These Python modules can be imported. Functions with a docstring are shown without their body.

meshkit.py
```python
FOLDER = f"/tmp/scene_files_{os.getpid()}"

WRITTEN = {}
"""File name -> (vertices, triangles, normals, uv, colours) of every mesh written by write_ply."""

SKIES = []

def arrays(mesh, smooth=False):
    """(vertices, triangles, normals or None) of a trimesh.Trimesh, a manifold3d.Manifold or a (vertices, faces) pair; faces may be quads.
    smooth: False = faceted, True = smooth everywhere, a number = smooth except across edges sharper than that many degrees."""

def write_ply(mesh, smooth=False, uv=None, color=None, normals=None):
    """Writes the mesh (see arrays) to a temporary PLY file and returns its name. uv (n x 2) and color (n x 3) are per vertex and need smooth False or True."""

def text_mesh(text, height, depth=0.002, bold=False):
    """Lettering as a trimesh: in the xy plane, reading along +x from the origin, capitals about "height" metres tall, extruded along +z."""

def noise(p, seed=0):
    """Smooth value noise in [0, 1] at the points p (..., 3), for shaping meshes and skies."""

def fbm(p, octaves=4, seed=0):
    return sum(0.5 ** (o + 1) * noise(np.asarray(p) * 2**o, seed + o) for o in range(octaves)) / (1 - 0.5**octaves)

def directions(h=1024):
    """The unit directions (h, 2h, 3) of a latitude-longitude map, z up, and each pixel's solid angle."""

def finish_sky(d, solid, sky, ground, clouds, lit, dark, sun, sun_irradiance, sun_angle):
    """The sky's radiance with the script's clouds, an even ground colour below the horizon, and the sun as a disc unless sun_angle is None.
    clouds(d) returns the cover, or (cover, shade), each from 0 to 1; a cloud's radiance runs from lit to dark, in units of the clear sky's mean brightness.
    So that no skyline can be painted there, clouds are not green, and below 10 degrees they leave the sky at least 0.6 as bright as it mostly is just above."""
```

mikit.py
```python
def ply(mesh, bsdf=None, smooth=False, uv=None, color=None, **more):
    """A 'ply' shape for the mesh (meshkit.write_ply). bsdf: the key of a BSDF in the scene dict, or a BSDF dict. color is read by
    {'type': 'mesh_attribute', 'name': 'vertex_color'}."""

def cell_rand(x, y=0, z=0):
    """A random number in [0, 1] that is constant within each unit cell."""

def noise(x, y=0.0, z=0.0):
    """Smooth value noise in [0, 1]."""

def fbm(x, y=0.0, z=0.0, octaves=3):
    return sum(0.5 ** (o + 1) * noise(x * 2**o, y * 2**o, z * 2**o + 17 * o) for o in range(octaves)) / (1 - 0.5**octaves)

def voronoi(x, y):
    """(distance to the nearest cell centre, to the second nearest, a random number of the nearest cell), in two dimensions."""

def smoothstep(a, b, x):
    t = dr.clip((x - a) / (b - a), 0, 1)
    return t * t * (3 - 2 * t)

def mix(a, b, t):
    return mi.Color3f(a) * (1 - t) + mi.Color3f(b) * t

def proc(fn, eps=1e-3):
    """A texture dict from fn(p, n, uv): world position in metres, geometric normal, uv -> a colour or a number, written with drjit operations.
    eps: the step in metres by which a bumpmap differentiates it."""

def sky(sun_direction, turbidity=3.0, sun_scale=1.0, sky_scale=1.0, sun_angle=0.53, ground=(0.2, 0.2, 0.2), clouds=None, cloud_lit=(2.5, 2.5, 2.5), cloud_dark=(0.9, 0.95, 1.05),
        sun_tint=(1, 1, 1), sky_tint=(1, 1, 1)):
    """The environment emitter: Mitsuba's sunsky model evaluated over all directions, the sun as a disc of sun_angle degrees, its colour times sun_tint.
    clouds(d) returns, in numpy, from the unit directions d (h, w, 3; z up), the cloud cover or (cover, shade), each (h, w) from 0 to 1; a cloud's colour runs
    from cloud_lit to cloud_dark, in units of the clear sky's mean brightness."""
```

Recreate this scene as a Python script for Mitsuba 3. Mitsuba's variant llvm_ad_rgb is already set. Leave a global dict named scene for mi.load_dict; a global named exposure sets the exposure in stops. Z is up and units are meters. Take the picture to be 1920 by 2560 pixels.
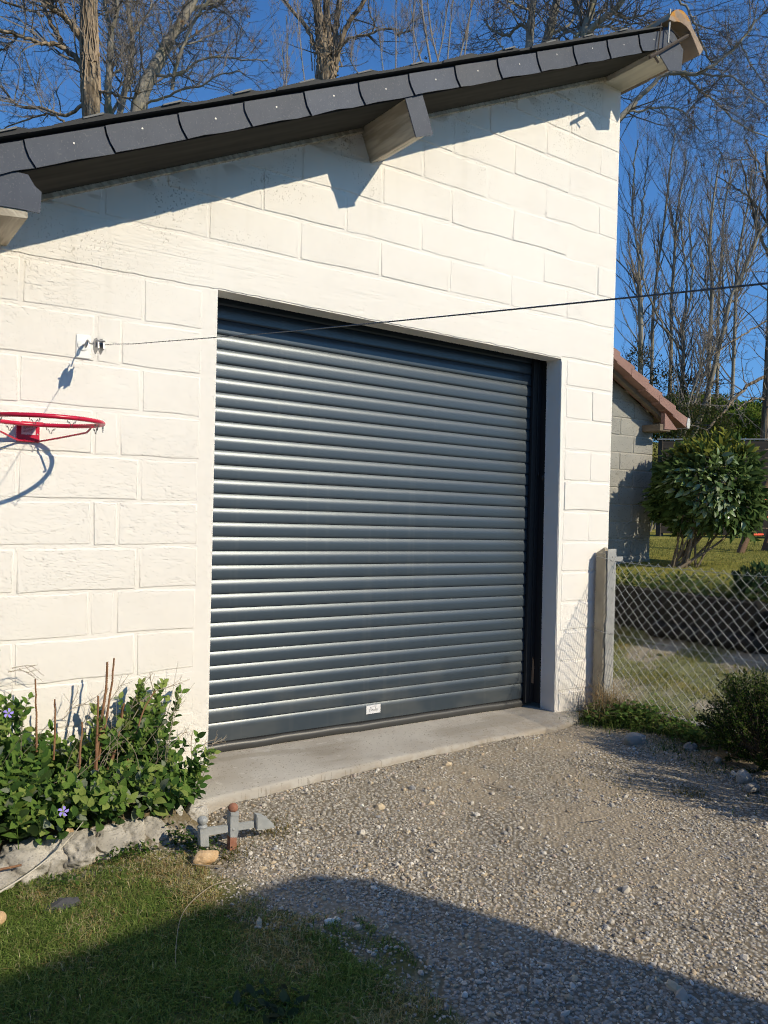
import math, random
import numpy as np, trimesh, shapely
import shapely.geometry as sg, shapely.affinity as sa
import drjit as dr, mitsuba as mi
import mikit, meshkit
from mikit import proc, noise, fbm, voronoi, smoothstep, mix

T = mi.ScalarTransform4f
rng = np.random.default_rng(7)
random.seed(7)
scene, labels = {}, {}

# ------------------------------------------------------------------ camera, sky, exposure
# x runs along the garage front, y into the garage, z up; z = 0 is the door sill
EYE = np.array([0.0, -3.784, 1.366])
YAW, PITCH, ROLL = math.radians(34.978), math.radians(-0.594), math.radians(1.446)
_f = np.array([math.sin(YAW) * math.cos(PITCH), math.cos(YAW) * math.cos(PITCH), math.sin(PITCH)])
_r = np.array([math.cos(YAW), -math.sin(YAW), 0.0])
_u = np.cross(_r, _f)
RIGHT = _r * math.cos(ROLL) + _u * math.sin(ROLL)
UP = -_r * math.sin(ROLL) + _u * math.cos(ROLL)
FWD = _f
FOC = 2000.0                                   # focal length in pixels of the 1920 x 2560 photograph
scene['camera'] = {'type': 'perspective', 'fov': math.degrees(2 * math.atan(960 / FOC)), 'fov_axis': 'x', 'near_clip': 0.05, 'far_clip': 1500.0,
                   'to_world': T().look_at(origin=EYE.tolist(), target=(EYE + FWD).tolist(), up=UP.tolist())}
SUN = np.array([0.443, -1.0, 0.661])
SUN /= np.linalg.norm(SUN)
scene['sky'] = mikit.sky(SUN.tolist(), turbidity=2.2, sky_scale=1.15, sky_tint=(0.53, 0.89, 1.30), sun_tint=(0.94, 1.05, 1.19), ground=(0.12, 0.12, 0.10))
exposure = 1.70


def at(px, py, depth):
    """The point seen at a pixel of the photograph, that many metres in front of the camera."""
    return EYE + depth * (FWD + RIGHT * (px - 960) / FOC - UP * (py - 1280) / FOC)


def depth_of(p):
    return (np.asarray(p) - EYE) @ FWD


# ------------------------------------------------------------------ helpers
KEYS = {}


def key_for(name, parent=None):
    full = f'{parent}__{name}' if parent else name
    n = KEYS.get(full, -1) + 1
    KEYS[full] = n
    return full if n == 0 else f'{full}_{n:03d}'


def thing(name, label=None, category=None, group=None, kind=None):
    k = key_for(name)
    e = {}
    if label: e['label'] = label
    if category: e['category'] = category
    if group: e['group'] = group
    if kind: e['kind'] = kind
    labels[k] = e
    return k


def part(parent, name, mesh, mat, label=None, kind=None, smooth=False, color=None, to_world=None, uv=None):
    k = key_for(name, parent)
    d = mesh if isinstance(mesh, dict) else mikit.ply(mesh, mat, smooth=smooth, color=color, uv=uv)
    if to_world is not None:
        d = {**d, 'to_world': T(np.asarray(to_world, float))}
    scene[k] = d
    e = {}
    if label: e['label'] = label
    if kind: e['kind'] = kind
    if e: labels[k] = e
    return k


def top(key, mesh, mat, smooth=False, color=None):
    scene[key] = mesh if isinstance(mesh, dict) else mikit.ply(mesh, mat, smooth=smooth, color=color)
    return key


def struct(name, mesh, mat, label=None, smooth=False, color=None, kind='structure'):
    k = key_for(name)
    scene[k] = mikit.ply(mesh, mat, smooth=smooth, color=color)
    labels[k] = {'kind': kind}
    if label: labels[k]['label'] = label
    return k


def cat(ms):
    ms = [m for m in ms if m is not None]
    vs, fs, n = [], [], 0
    for m in ms:
        v, f = (m.vertices, m.faces) if hasattr(m, 'vertices') else m
        v, f = np.asarray(v, float), np.asarray(f, int)
        vs.append(v); fs.append(f + n); n += len(v)
    return trimesh.Trimesh(np.vstack(vs), np.vstack(fs), process=False)


def mtx(loc=(0, 0, 0), x=None, y=None, z=None):
    m = np.eye(4)
    for i, a in enumerate((x, y, z)):
        if a is not None: m[:3, i] = a
    m[:3, 3] = loc
    return m


def box(x0, x1, y0, y1, z0, z1, bev=0.0):
    """A box with its edges chamfered by bev."""
    a, b = np.array([x0, y0, z0], float), np.array([x1, y1, z1], float)
    if bev <= 0:
        m = trimesh.creation.box(b - a); m.apply_translation((a + b) / 2); return m
    pts = []
    for s in np.ndindex(2, 2, 2):
        s = np.array(s)
        p = np.where(s == 0, a, b); d = np.where(s == 0, 1, -1) * bev
        for k in range(3):
            q = p + d; q[k] = p[k]; pts.append(q)
    return trimesh.convex.convex_hull(np.array(pts))


def prism(poly, axis, a, b):
    """A shapely polygon extruded: axis 'y' takes (x, z) and runs from y = a to b; 'z' takes (x, y); 'x' takes (y, z)."""
    m = trimesh.creation.extrude_polygon(poly, b - a, engine='earcut')
    v = m.vertices.copy()
    if axis == 'y':
        w = np.stack([v[:, 0], v[:, 2] + a, v[:, 1]], 1); f = m.faces[:, ::-1]
    elif axis == 'x':
        w = np.stack([v[:, 2] + a, v[:, 0], v[:, 1]], 1); f = m.faces
    else:
        w = v + [0, 0, a]; f = m.faces
    return trimesh.Trimesh(w, f, process=False)


def tubes(lines, sides=5, cap=False):
    """Many tapered tubes as one (vertices, triangles): lines is a list of (points (n,3), radii (n,))."""
    V, F, base = [], [], 0
    by = {}
    for p, r in lines:
        by.setdefault(len(p), []).append((p, r))
    ang = np.arange(sides) / sides * 2 * np.pi
    for n, items in by.items():
        P = np.array([p for p, _ in items], float); Rr = np.array([r for _, r in items], float)
        t = np.gradient(P, axis=1); t /= np.linalg.norm(t, axis=2, keepdims=True) + 1e-12
        ref = np.where(np.abs(t[:, :1, 2:3]) > 0.8, [[[1.0, 0, 0]]], [[[0, 0, 1.0]]])
        ref = np.broadcast_to(ref, t.shape)
        a = np.cross(t, ref); a /= np.linalg.norm(a, axis=2, keepdims=True) + 1e-12
        b = np.cross(t, a)
        ring = P[:, :, None] + Rr[:, :, None, None] * (np.cos(ang)[:, None] * a[:, :, None] + np.sin(ang)[:, None] * b[:, :, None])
        m = len(items)
        V.append(ring.reshape(-1, 3))
        i, j, s = np.meshgrid(np.arange(m), np.arange(n - 1), np.arange(sides), indexing='ij')
        q0 = base + (i * n + j) * sides
        s2 = (s + 1) % sides
        A, B, C, D = q0 + s, q0 + s2, q0 + sides + s2, q0 + sides + s
        F.append(np.stack([A, C, B], -1).reshape(-1, 3)); F.append(np.stack([A, D, C], -1).reshape(-1, 3))
        if cap:
            for jj in (0, n - 1):
                q = base + (np.arange(m) * n + jj) * sides
                for k in range(1, sides - 1):
                    tri = np.stack([q, q + k, q + k + 1], 1)
                    F.append(tri if jj == 0 else tri[:, ::-1])
        base += m * n * sides
    return trimesh.Trimesh(np.vstack(V), np.vstack(F), process=False)


def tube(pts, r, sides=8, cap=True):
    pts = np.asarray(pts, float)
    r = np.full(len(pts), r, float) if np.isscalar(r) else np.asarray(r, float)
    return tubes([(pts, r)], sides, cap)


def spline(pts, n):
    """Catmull-Rom through the points."""
    p = np.asarray(pts, float)
    p = np.vstack([2 * p[0] - p[1], p, 2 * p[-1] - p[-2]])
    out = []
    k = len(p) - 3
    for u in np.linspace(0, k - 1e-6, n):
        i = int(u); t = u - i
        a, b, c, d = p[i:i + 4]
        out.append(0.5 * (2 * b + (c - a) * t + (2 * a - 5 * b + 4 * c - d) * t * t + (3 * b - a - 3 * c + d) * t ** 3))
    return np.array(out)


def lathe(profile, segs=20):
    m = trimesh.creation.revolve(np.asarray(profile, float), sections=segs)
    return m


def rock(size, seed, sub=2, rough=0.22, freq=1.6):
    m = trimesh.creation.icosphere(subdivisions=sub)
    v = m.vertices
    k = 1 + rough * 2 * (meshkit.fbm(v * freq + seed * 7.3, 3, seed) - 0.5)
    # cut a few flat facets
    r = np.random.default_rng(seed)
    v = v * k[:, None]
    for _ in range(4):
        n = r.normal(size=3); n /= np.linalg.norm(n)
        d = 0.72 + 0.2 * r.random()
        over = np.maximum(v @ n - d, 0)
        v = v - 0.8 * over[:, None] * n
    return trimesh.Trimesh(v * np.asarray(size), m.faces, process=False)


# ------------------------------------------------------------------ materials
def rgb(r, g, b):
    return {'type': 'rgb', 'value': [r, g, b]}


def C(*c):
    return mi.Color3f(*c)


def principled(color, rough=0.7, **k):
    return {'type': 'principled', 'base_color': color if isinstance(color, dict) else rgb(*color), 'roughness': rough, **k}


def two(b):
    return {'type': 'twosided', 'bsdf': b}


def bumped(b, fn, scale, eps=1e-3):
    b = b['bsdf'] if b['type'] == 'twosided' else b
    return two({'type': 'bumpmap', 'texture': proc(fn, eps), 'scale': scale, 'bsdf': b})


def wall_color(p, n, uv):
    stain = fbm(p.x * 1.3, p.z * 1.3, p.y * 1.3, 3)
    base = mix(C(0.785, 0.74, 0.68), C(0.82, 0.785, 0.735), stain)
    # specks of dirt caught in the texture under the verge
    under = smoothstep(0.75, 0.0, (2.327 + 0.465 * p.x) - p.z)
    speck = smoothstep(0.76, 0.86, noise(p.x * 150, p.z * 120, 3.0)) * smoothstep(0.45, 0.8, noise(p.x * 6, p.z * 6, 9.0))
    line = smoothstep(0.62, 0.80, noise(p.x * 9, p.z * 30, 5.0)) * smoothstep(0.12, 0.0, (2.327 + 0.465 * p.x) - p.z)
    d = dr.minimum(under * (speck * 0.5 + 0.05) + line * 0.5, 0.85)
    base = mix(base, C(0.20, 0.165, 0.11), d)
    low = smoothstep(0.30, 0.0, p.z) * smoothstep(0.3, 0.75, fbm(p.x * 7, p.z * 7, 2.0, 3)) * 0.35
    drip = smoothstep(0.60, 0.85, fbm(p.x * 16, p.z * 1.3, 6.0, 3)) * smoothstep(0.9, 0.0, (2.327 + 0.465 * p.x) - p.z) * 0.16
    base = mix(base, C(0.50, 0.46, 0.37), drip)
    rub = smoothstep(0.58, 0.82, fbm(p.x * 2.1 + 7, p.z * 3.3, p.y * 3, 4)) * 0.12
    base = mix(base, C(0.66, 0.60, 0.52), rub)
    return mix(base, C(0.42, 0.38, 0.30), low)


def wall_height(p, n, uv):
    w = noise(p.x * 4, p.z * 4, p.y * 4) * 0.6 + noise(p.x * 1.7, p.z * 1.7, 11.0) * 0.5
    k = smoothstep(0.35, 0.75, w)
    q = p.x * 115 + noise(p.x * 60, p.z * 65, 2.0) * 0.7
    pit = smoothstep(0.69, 0.80, noise(q + p.y * 50, p.z * 150, p.y * 30)) * (0.55 + 0.45 * k)
    big = smoothstep(0.86, 0.93, noise(p.x * 60, p.z * 90, p.y * 20 + 4.0)) * k
    return fbm(p.x * 120, p.z * 120, p.y * 120, 2) * 0.30 - pit * 0.8 - big * 1.1


def board_height(p, n, uv):
    return wall_height(p, n, uv) * 0.55 + fbm(p.x * 9, p.z * 130, 2.0, 3) * 0.9 + smoothstep(0.02, 0.0, dr.abs((p.z * 6.5 - dr.floor(p.z * 6.5)) - 0.5)) * -0.5


scene['cream_paint'] = bumped(principled(proc(wall_color), 0.85, specular=0.25), wall_height, 0.0023, 1.0e-3)
scene['board_marked_paint'] = bumped(principled(proc(wall_color), 0.85, specular=0.25), board_height, 0.0028, 1.0e-3)


def slate_color(p, n, uv):
    k = fbm(p.x * 14, p.z * 14, p.y * 14, 3)
    dust = smoothstep(0.78, 0.9, noise(p.x * 190, p.z * 190, p.y * 9))
    run = smoothstep(0.66, 0.85, noise(p.x * 55, p.z * 7, 4.0)) * 0.12
    dust = dust + run
    return mix(mix(C(0.040, 0.050, 0.074), C(0.058, 0.069, 0.096), k), C(0.22, 0.22, 0.22), dr.minimum(dust, 1.0) * 0.16)


scene['slate'] = two(principled(proc(slate_color), 0.55, specular=0.25))
scene['slate_pale'] = two(principled(proc(lambda p, n, uv: slate_color(p, n, uv) * 1.22), 0.55, specular=0.25))
scene['slate_dark'] = two(principled(proc(lambda p, n, uv: slate_color(p, n, uv) * 0.84), 0.5, specular=0.3))
scene['slate_edge'] = two(principled((0.17, 0.17, 0.165), 0.8))
scene['slate_top'] = two(principled((0.022, 0.023, 0.025), 0.75))


def fascia_color(p, n, uv):
    k = fbm(p.x * 3, p.z * 3, p.y * 26, 3)
    return mix(C(0.030, 0.030, 0.028), C(0.062, 0.060, 0.054), k)


scene['soffit_board'] = two(principled(proc(fascia_color), 0.95, specular=0.0))
scene['nail_metal'] = two(principled((0.34, 0.34, 0.34), 0.5, metallic=0.3))


def timber_color(p, n, uv):
    k = fbm(p.x * 60 + p.z * 60, p.y * 5, p.z * 25, 3)
    return mix(C(0.30, 0.255, 0.19), C(0.52, 0.465, 0.37), smoothstep(0.25, 0.75, k))


scene['pale_board'] = two(principled(proc(lambda p, n, uv: timber_color(p, n, uv) * 0.45 + C(0.36, 0.345, 0.30)), 0.75))
scene['old_timber'] = two(principled(proc(timber_color), 0.75))


def ridge_color(p, n, uv):
    k = fbm(p.x * 16, p.y * 16, p.z * 16, 3)
    lich = smoothstep(0.44, 0.66, fbm(p.x * 14 + 3, p.y * 14, p.z * 14, 3) + (p.z - 4.63) * 2.6 + (4.56 - p.x) * 0.5)
    return mix(mix(C(0.22, 0.155, 0.11), C(0.36, 0.28, 0.21), k), C(0.50, 0.22, 0.02), lich * 0.9)


scene['lichen_clay'] = bumped(two(principled(proc(ridge_color), 0.9)), lambda p, n, uv: fbm(p.x * 60, p.y * 60, p.z * 60, 3), 0.006)
scene['rusty_iron'] = two(principled((0.06, 0.045, 0.035), 0.65, metallic=0.3))
scene['grey_rod'] = two(principled((0.36, 0.36, 0.35), 0.5, metallic=0.4))


def shutter_color(p, n, uv):
    k = fbm(p.x * 1.5, p.z * 2.2, 4.0, 3)
    dusty = smoothstep(0.55, 0.05, p.z) * smoothstep(0.35, 0.75, fbm(p.x * 4, p.z * 9, 1.0, 3))
    smudge = smoothstep(3.45, 3.9, p.x) * smoothstep(0.55, 0.15, p.z) * smoothstep(0.52, 0.72, fbm(p.x * 7, p.z * 7, 5.0, 3))
    streak = smoothstep(0.62, 0.85, fbm(p.x * 30, p.z * 0.8, 2.0, 3)) * 0.10
    base = mix(mix(C(0.043, 0.059, 0.077), C(0.050, 0.068, 0.087), k), C(0.14, 0.145, 0.14), dusty * 0.35 + streak)
    return mix(base, C(0.022, 0.025, 0.028), smudge * 0.7)


scene['shutter_paint'] = bumped(two(principled(proc(shutter_color), 0.34, metallic=0.3, specular=0.6)), lambda p, n, uv: noise(p.x * 420, p.z * 420, p.y * 420), 0.00012, 5e-4)
scene['black_frame'] = two(principled((0.014, 0.015, 0.017), 0.5))
scene['frame_bare'] = two(principled((0.33, 0.20, 0.11), 0.9))
scene['rubber_seal'] = two(principled((0.045, 0.045, 0.045), 0.42))
scene['label_white'] = two(principled((0.66, 0.66, 0.68), 0.4))
scene['label_ink'] = two(principled((0.12, 0.13, 0.15), 0.5))


def concrete_color(p, n, uv):
    k = fbm(p.x * 3, p.y * 3, p.z * 3, 4)
    s = fbm(p.x * 26, p.y * 26, p.z * 26, 3)
    c = mix(C(0.32, 0.29, 0.25), C(0.42, 0.395, 0.355), smoothstep(0.2, 0.8, k))
    c = mix(c, C(0.47, 0.45, 0.42), smoothstep(0.64, 0.8, s) * 0.5)
    c = mix(c, C(0.20, 0.175, 0.14), smoothstep(0.50, 0.72, fbm(p.x * 2.2 + 3, p.y * 9, 4.0, 4)) * 0.42)
    c = mix(c, C(0.15, 0.125, 0.09), smoothstep(0.80, 0.9, noise(p.x * 130, p.y * 130, 2.0)) * 0.5)
    return mix(c, C(0.26, 0.20, 0.13), smoothstep(0.0, -0.055, p.z) * smoothstep(0.3, 0.7, s) * 0.5)


scene['sill_concrete'] = bumped(principled(proc(concrete_color), 0.85), lambda p, n, uv: fbm(p.x * 70, p.y * 70, p.z * 70, 3) + noise(p.x * 9, p.y * 9, p.z * 9), 0.004)


def rough_concrete(p, n, uv):
    k = fbm(p.x * 6, p.y * 6, p.z * 6, 4)
    moss = smoothstep(0.55, 0.75, fbm(p.x * 9 + 5, p.y * 9, p.z * 9, 3))
    return mix(mix(C(0.22, 0.205, 0.18), C(0.42, 0.40, 0.365), k), C(0.17, 0.15, 0.06), moss * 0.45)


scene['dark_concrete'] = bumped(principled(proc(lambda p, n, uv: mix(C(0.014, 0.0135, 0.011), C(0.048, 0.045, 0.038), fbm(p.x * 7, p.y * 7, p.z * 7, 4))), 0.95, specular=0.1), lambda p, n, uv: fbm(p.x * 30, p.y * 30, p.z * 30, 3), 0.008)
scene['rough_concrete'] = bumped(principled(proc(rough_concrete), 0.9), lambda p, n, uv: fbm(p.x * 40, p.y * 40, p.z * 40, 3), 0.006)


def post_color(p, n, uv):
    k = fbm(p.x * 30, p.y * 30, p.z * 12, 3)
    return mix(C(0.26, 0.22, 0.155), C(0.40, 0.35, 0.26), k)


scene['post_concrete'] = bumped(principled(proc(post_color), 0.9), lambda p, n, uv: fbm(p.x * 120, p.y * 120, p.z * 120, 2), 0.002)


def galv(p, n, uv):
    k = fbm(p.x * 18, p.y * 18, p.z * 9, 3)
    return mix(C(0.28, 0.275, 0.26), C(0.46, 0.45, 0.43), k)


scene['galvanised'] = two(principled(proc(galv), 0.55, metallic=0.25))
scene['wire_metal'] = two(principled((0.44, 0.44, 0.42), 0.55))
scene['bolt_hole'] = two(principled((0.05, 0.045, 0.04), 0.9))
scene['line_wire'] = two(principled((0.10, 0.105, 0.11), 0.5, metallic=0.3))
scene['white_plate'] = two(principled((0.78, 0.78, 0.76), 0.5))
scene['zinc'] = two(principled((0.33, 0.33, 0.34), 0.35, metallic=0.7))
scene['red_paint'] = two(principled((0.50, 0.012, 0.045), 0.28, specular=0.55))
scene['sticker'] = two(principled((0.70, 0.62, 0.64), 0.5))
scene['sticker_ink'] = two(principled((0.36, 0.26, 0.30), 0.6))
scene['hook_wire'] = two(principled((0.13, 0.125, 0.12), 0.4, metallic=0.6))


def stone_color(p, n, uv):
    k = fbm(p.x * 9, p.y * 9, p.z * 9, 4)
    s = smoothstep(0.66, 0.8, noise(p.x * 160, p.y * 160, p.z * 160))
    c = mix(C(0.26, 0.24, 0.21), C(0.48, 0.45, 0.405), smoothstep(0.25, 0.75, k))
    return mix(c, C(0.16, 0.15, 0.135), s * 0.5)


scene['border_mortar'] = bumped(principled(proc(stone_color), 0.9), lambda p, n, uv: fbm(p.x * 34, p.y * 34, p.z * 34, 4), 0.012)
scene['ochre_flint'] = bumped(principled(proc(lambda p, n, uv: mix(C(0.44, 0.25, 0.10), C(0.58, 0.44, 0.28), fbm(p.x * 30, p.y * 30, p.z * 30, 3))), 0.6), lambda p, n, uv: fbm(p.x * 60, p.y * 60, p.z * 60, 3), 0.004)
scene['grey_stone'] = two(principled((0.07, 0.07, 0.075), 0.9))
scene['cast_grey'] = two(principled(proc(lambda p, n, uv: mix(C(0.25, 0.265, 0.27), C(0.36, 0.37, 0.37), fbm(p.x * 40, p.y * 40, p.z * 40, 3))), 0.5))
scene['rust'] = two(principled(proc(lambda p, n, uv: mix(C(0.22, 0.075, 0.04), C(0.36, 0.19, 0.13), fbm(p.x * 60, p.y * 60, p.z * 60, 3))), 0.85))
scene['vertex_paint'] = two({'type': 'principled', 'base_color': {'type': 'mesh_attribute', 'name': 'vertex_color'}, 'roughness': 0.8, 'specular': 0.3})
def thin_leaf(c, rough, trans=0.7):
    return {'type': 'principledthin', 'base_color': c, 'roughness': rough, 'diff_trans': trans, 'eta': 1.5}


scene['leaf_paint'] = thin_leaf({'type': 'mesh_attribute', 'name': 'vertex_color'}, 0.45)
scene['gloss_leaf_paint'] = thin_leaf({'type': 'mesh_attribute', 'name': 'vertex_color'}, 0.33, 0.6)
LEAFS = {'leaf_dark': (0.055, 0.115, 0.030), 'leaf_mid': (0.135, 0.225, 0.050), 'leaf_light': (0.25, 0.32, 0.09), 'leaf_glare': (0.24, 0.28, 0.20)}  # the greyish tone has the glare of shiny leaves painted into its colour
for k_, c_ in LEAFS.items():
    scene[k_] = thin_leaf(rgb(*c_), 0.38)
GLOSS = {'laurel_dark': (0.060, 0.105, 0.032), 'laurel_mid': (0.13, 0.19, 0.060), 'laurel_yellow': (0.26, 0.27, 0.05), 'laurel_glint': (0.19, 0.235, 0.135)}  # the palest green paints glints of sun and sky into the leaf colour
for k_, c_ in GLOSS.items():
    scene[k_] = two(principled(c_, 0.36, specular=0.95))
scene['petal'] = two(principled((0.27, 0.21, 0.66), 0.6))
scene['cut_stem'] = two(principled(proc(lambda p, n, uv: mix(C(0.13, 0.06, 0.03), C(0.30, 0.155, 0.08), fbm(p.x * 70, p.y * 70, p.z * 24, 3))), 0.8))
scene['dry_twig'] = two(principled((0.30, 0.25, 0.19), 0.85))
scene['pale_stick'] = two(principled((0.50, 0.46, 0.39), 0.8))


def bark_color(p, n, uv):
    k = fbm(p.x * 8, p.y * 8, p.z * 3, 3)
    lich = smoothstep(0.55, 0.75, fbm(p.x * 3 + 9, p.y * 3, p.z * 2, 3))
    return mix(mix(C(0.17, 0.155, 0.125), C(0.40, 0.37, 0.31), k), C(0.27, 0.24, 0.08), lich * 0.4)


scene['grey_bark'] = two(principled(proc(bark_color), 0.95, specular=0.2))
scene['sapling_bark'] = two(principled(proc(lambda p, n, uv: mix(C(0.15, 0.135, 0.105), C(0.38, 0.345, 0.27), fbm(p.x * 9, p.y * 9, p.z * 1.6, 3))), 0.95, specular=0.2))


def ivy_bark(p, n, uv):
    k = fbm(p.x * 22, p.y * 22, p.z * 2.2, 3)
    return mix(C(0.10, 0.075, 0.05), C(0.33, 0.265, 0.19), smoothstep(0.25, 0.75, k))


scene['ivy_bark'] = bumped(principled(proc(ivy_bark), 0.95, specular=0.2), lambda p, n, uv: fbm(p.x * 22, p.y * 22, p.z * 2.2, 3), 0.05, 5e-3)
scene['vine_stem'] = two(principled((0.34, 0.26, 0.18), 0.9, specular=0.2))
scene['twig_bark'] = two(principled((0.165, 0.148, 0.132), 0.9, specular=0.2))
scene['twig_pale'] = two(principled((0.26, 0.225, 0.19), 0.9, specular=0.2))
scene['dead_leaf'] = two(principled((0.20, 0.125, 0.075), 0.9, specular=0.2))


def block_grey(p, n, uv):
    k = fbm(p.x * 5, p.y * 5, p.z * 5, 3)
    s = noise(p.x * 70, p.y * 70, p.z * 70)
    return mix(mix(C(0.24, 0.235, 0.215), C(0.34, 0.33, 0.30), k), C(0.15, 0.145, 0.13), smoothstep(0.68, 0.8, s) * 0.6)


scene['grey_block'] = bumped(principled(proc(block_grey), 0.95), lambda p, n, uv: fbm(p.x * 60, p.y * 60, p.z * 60, 2), 0.004)
scene['grey_mortar'] = two(principled((0.36, 0.34, 0.30), 0.95))


def tile_color(p, n, uv):
    return mix(C(0.20, 0.105, 0.085), C(0.31, 0.175, 0.14), fbm(p.x * 5, p.y * 5, p.z * 5, 3))


scene['brown_tile'] = two(principled(proc(tile_color), 0.7))
scene['shed_timber'] = two(principled(proc(lambda p, n, uv: mix(C(0.11, 0.085, 0.06), C(0.22, 0.17, 0.12), fbm(p.x * 9, p.y * 9, p.z * 30, 3))), 0.85))
scene['pipe_grey'] = two(principled((0.48, 0.48, 0.46), 0.5))
scene['fence_board'] = two(principled(proc(lambda p, n, uv: mix(C(0.035, 0.028, 0.022), C(0.075, 0.06, 0.045), fbm(p.x * 3, p.y * 3, p.z * 40, 3))), 0.85))
scene['swing_wood'] = two(principled(proc(lambda p, n, uv: mix(C(0.10, 0.055, 0.03), C(0.19, 0.11, 0.06), fbm(p.x * 20, p.y * 20, p.z * 4, 3))), 0.8))
scene['orange_rung'] = two(principled((0.75, 0.10, 0.04), 0.4))
scene['house_render'] = two(principled((0.55, 0.51, 0.44), 0.9))
scene['house_roof'] = two(principled((0.13, 0.09, 0.075), 0.85))

# lawn / gravel border on the ground, as (x, y)
LAWN = [(-14, -0.62), (0.60, -0.60), (0.95, -0.58), (1.20, -0.64), (1.30, -0.76), (1.23, -0.92), (1.22, -1.08), (1.31, -1.30), (1.46, -1.43), (1.52, -1.68), (1.43, -2.06), (1.25, -2.5), (0.6, -3.6), (-2, -5.0), (-14, -5.0)]
LAWN_POLY = sg.Polygon(LAWN)


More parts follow.
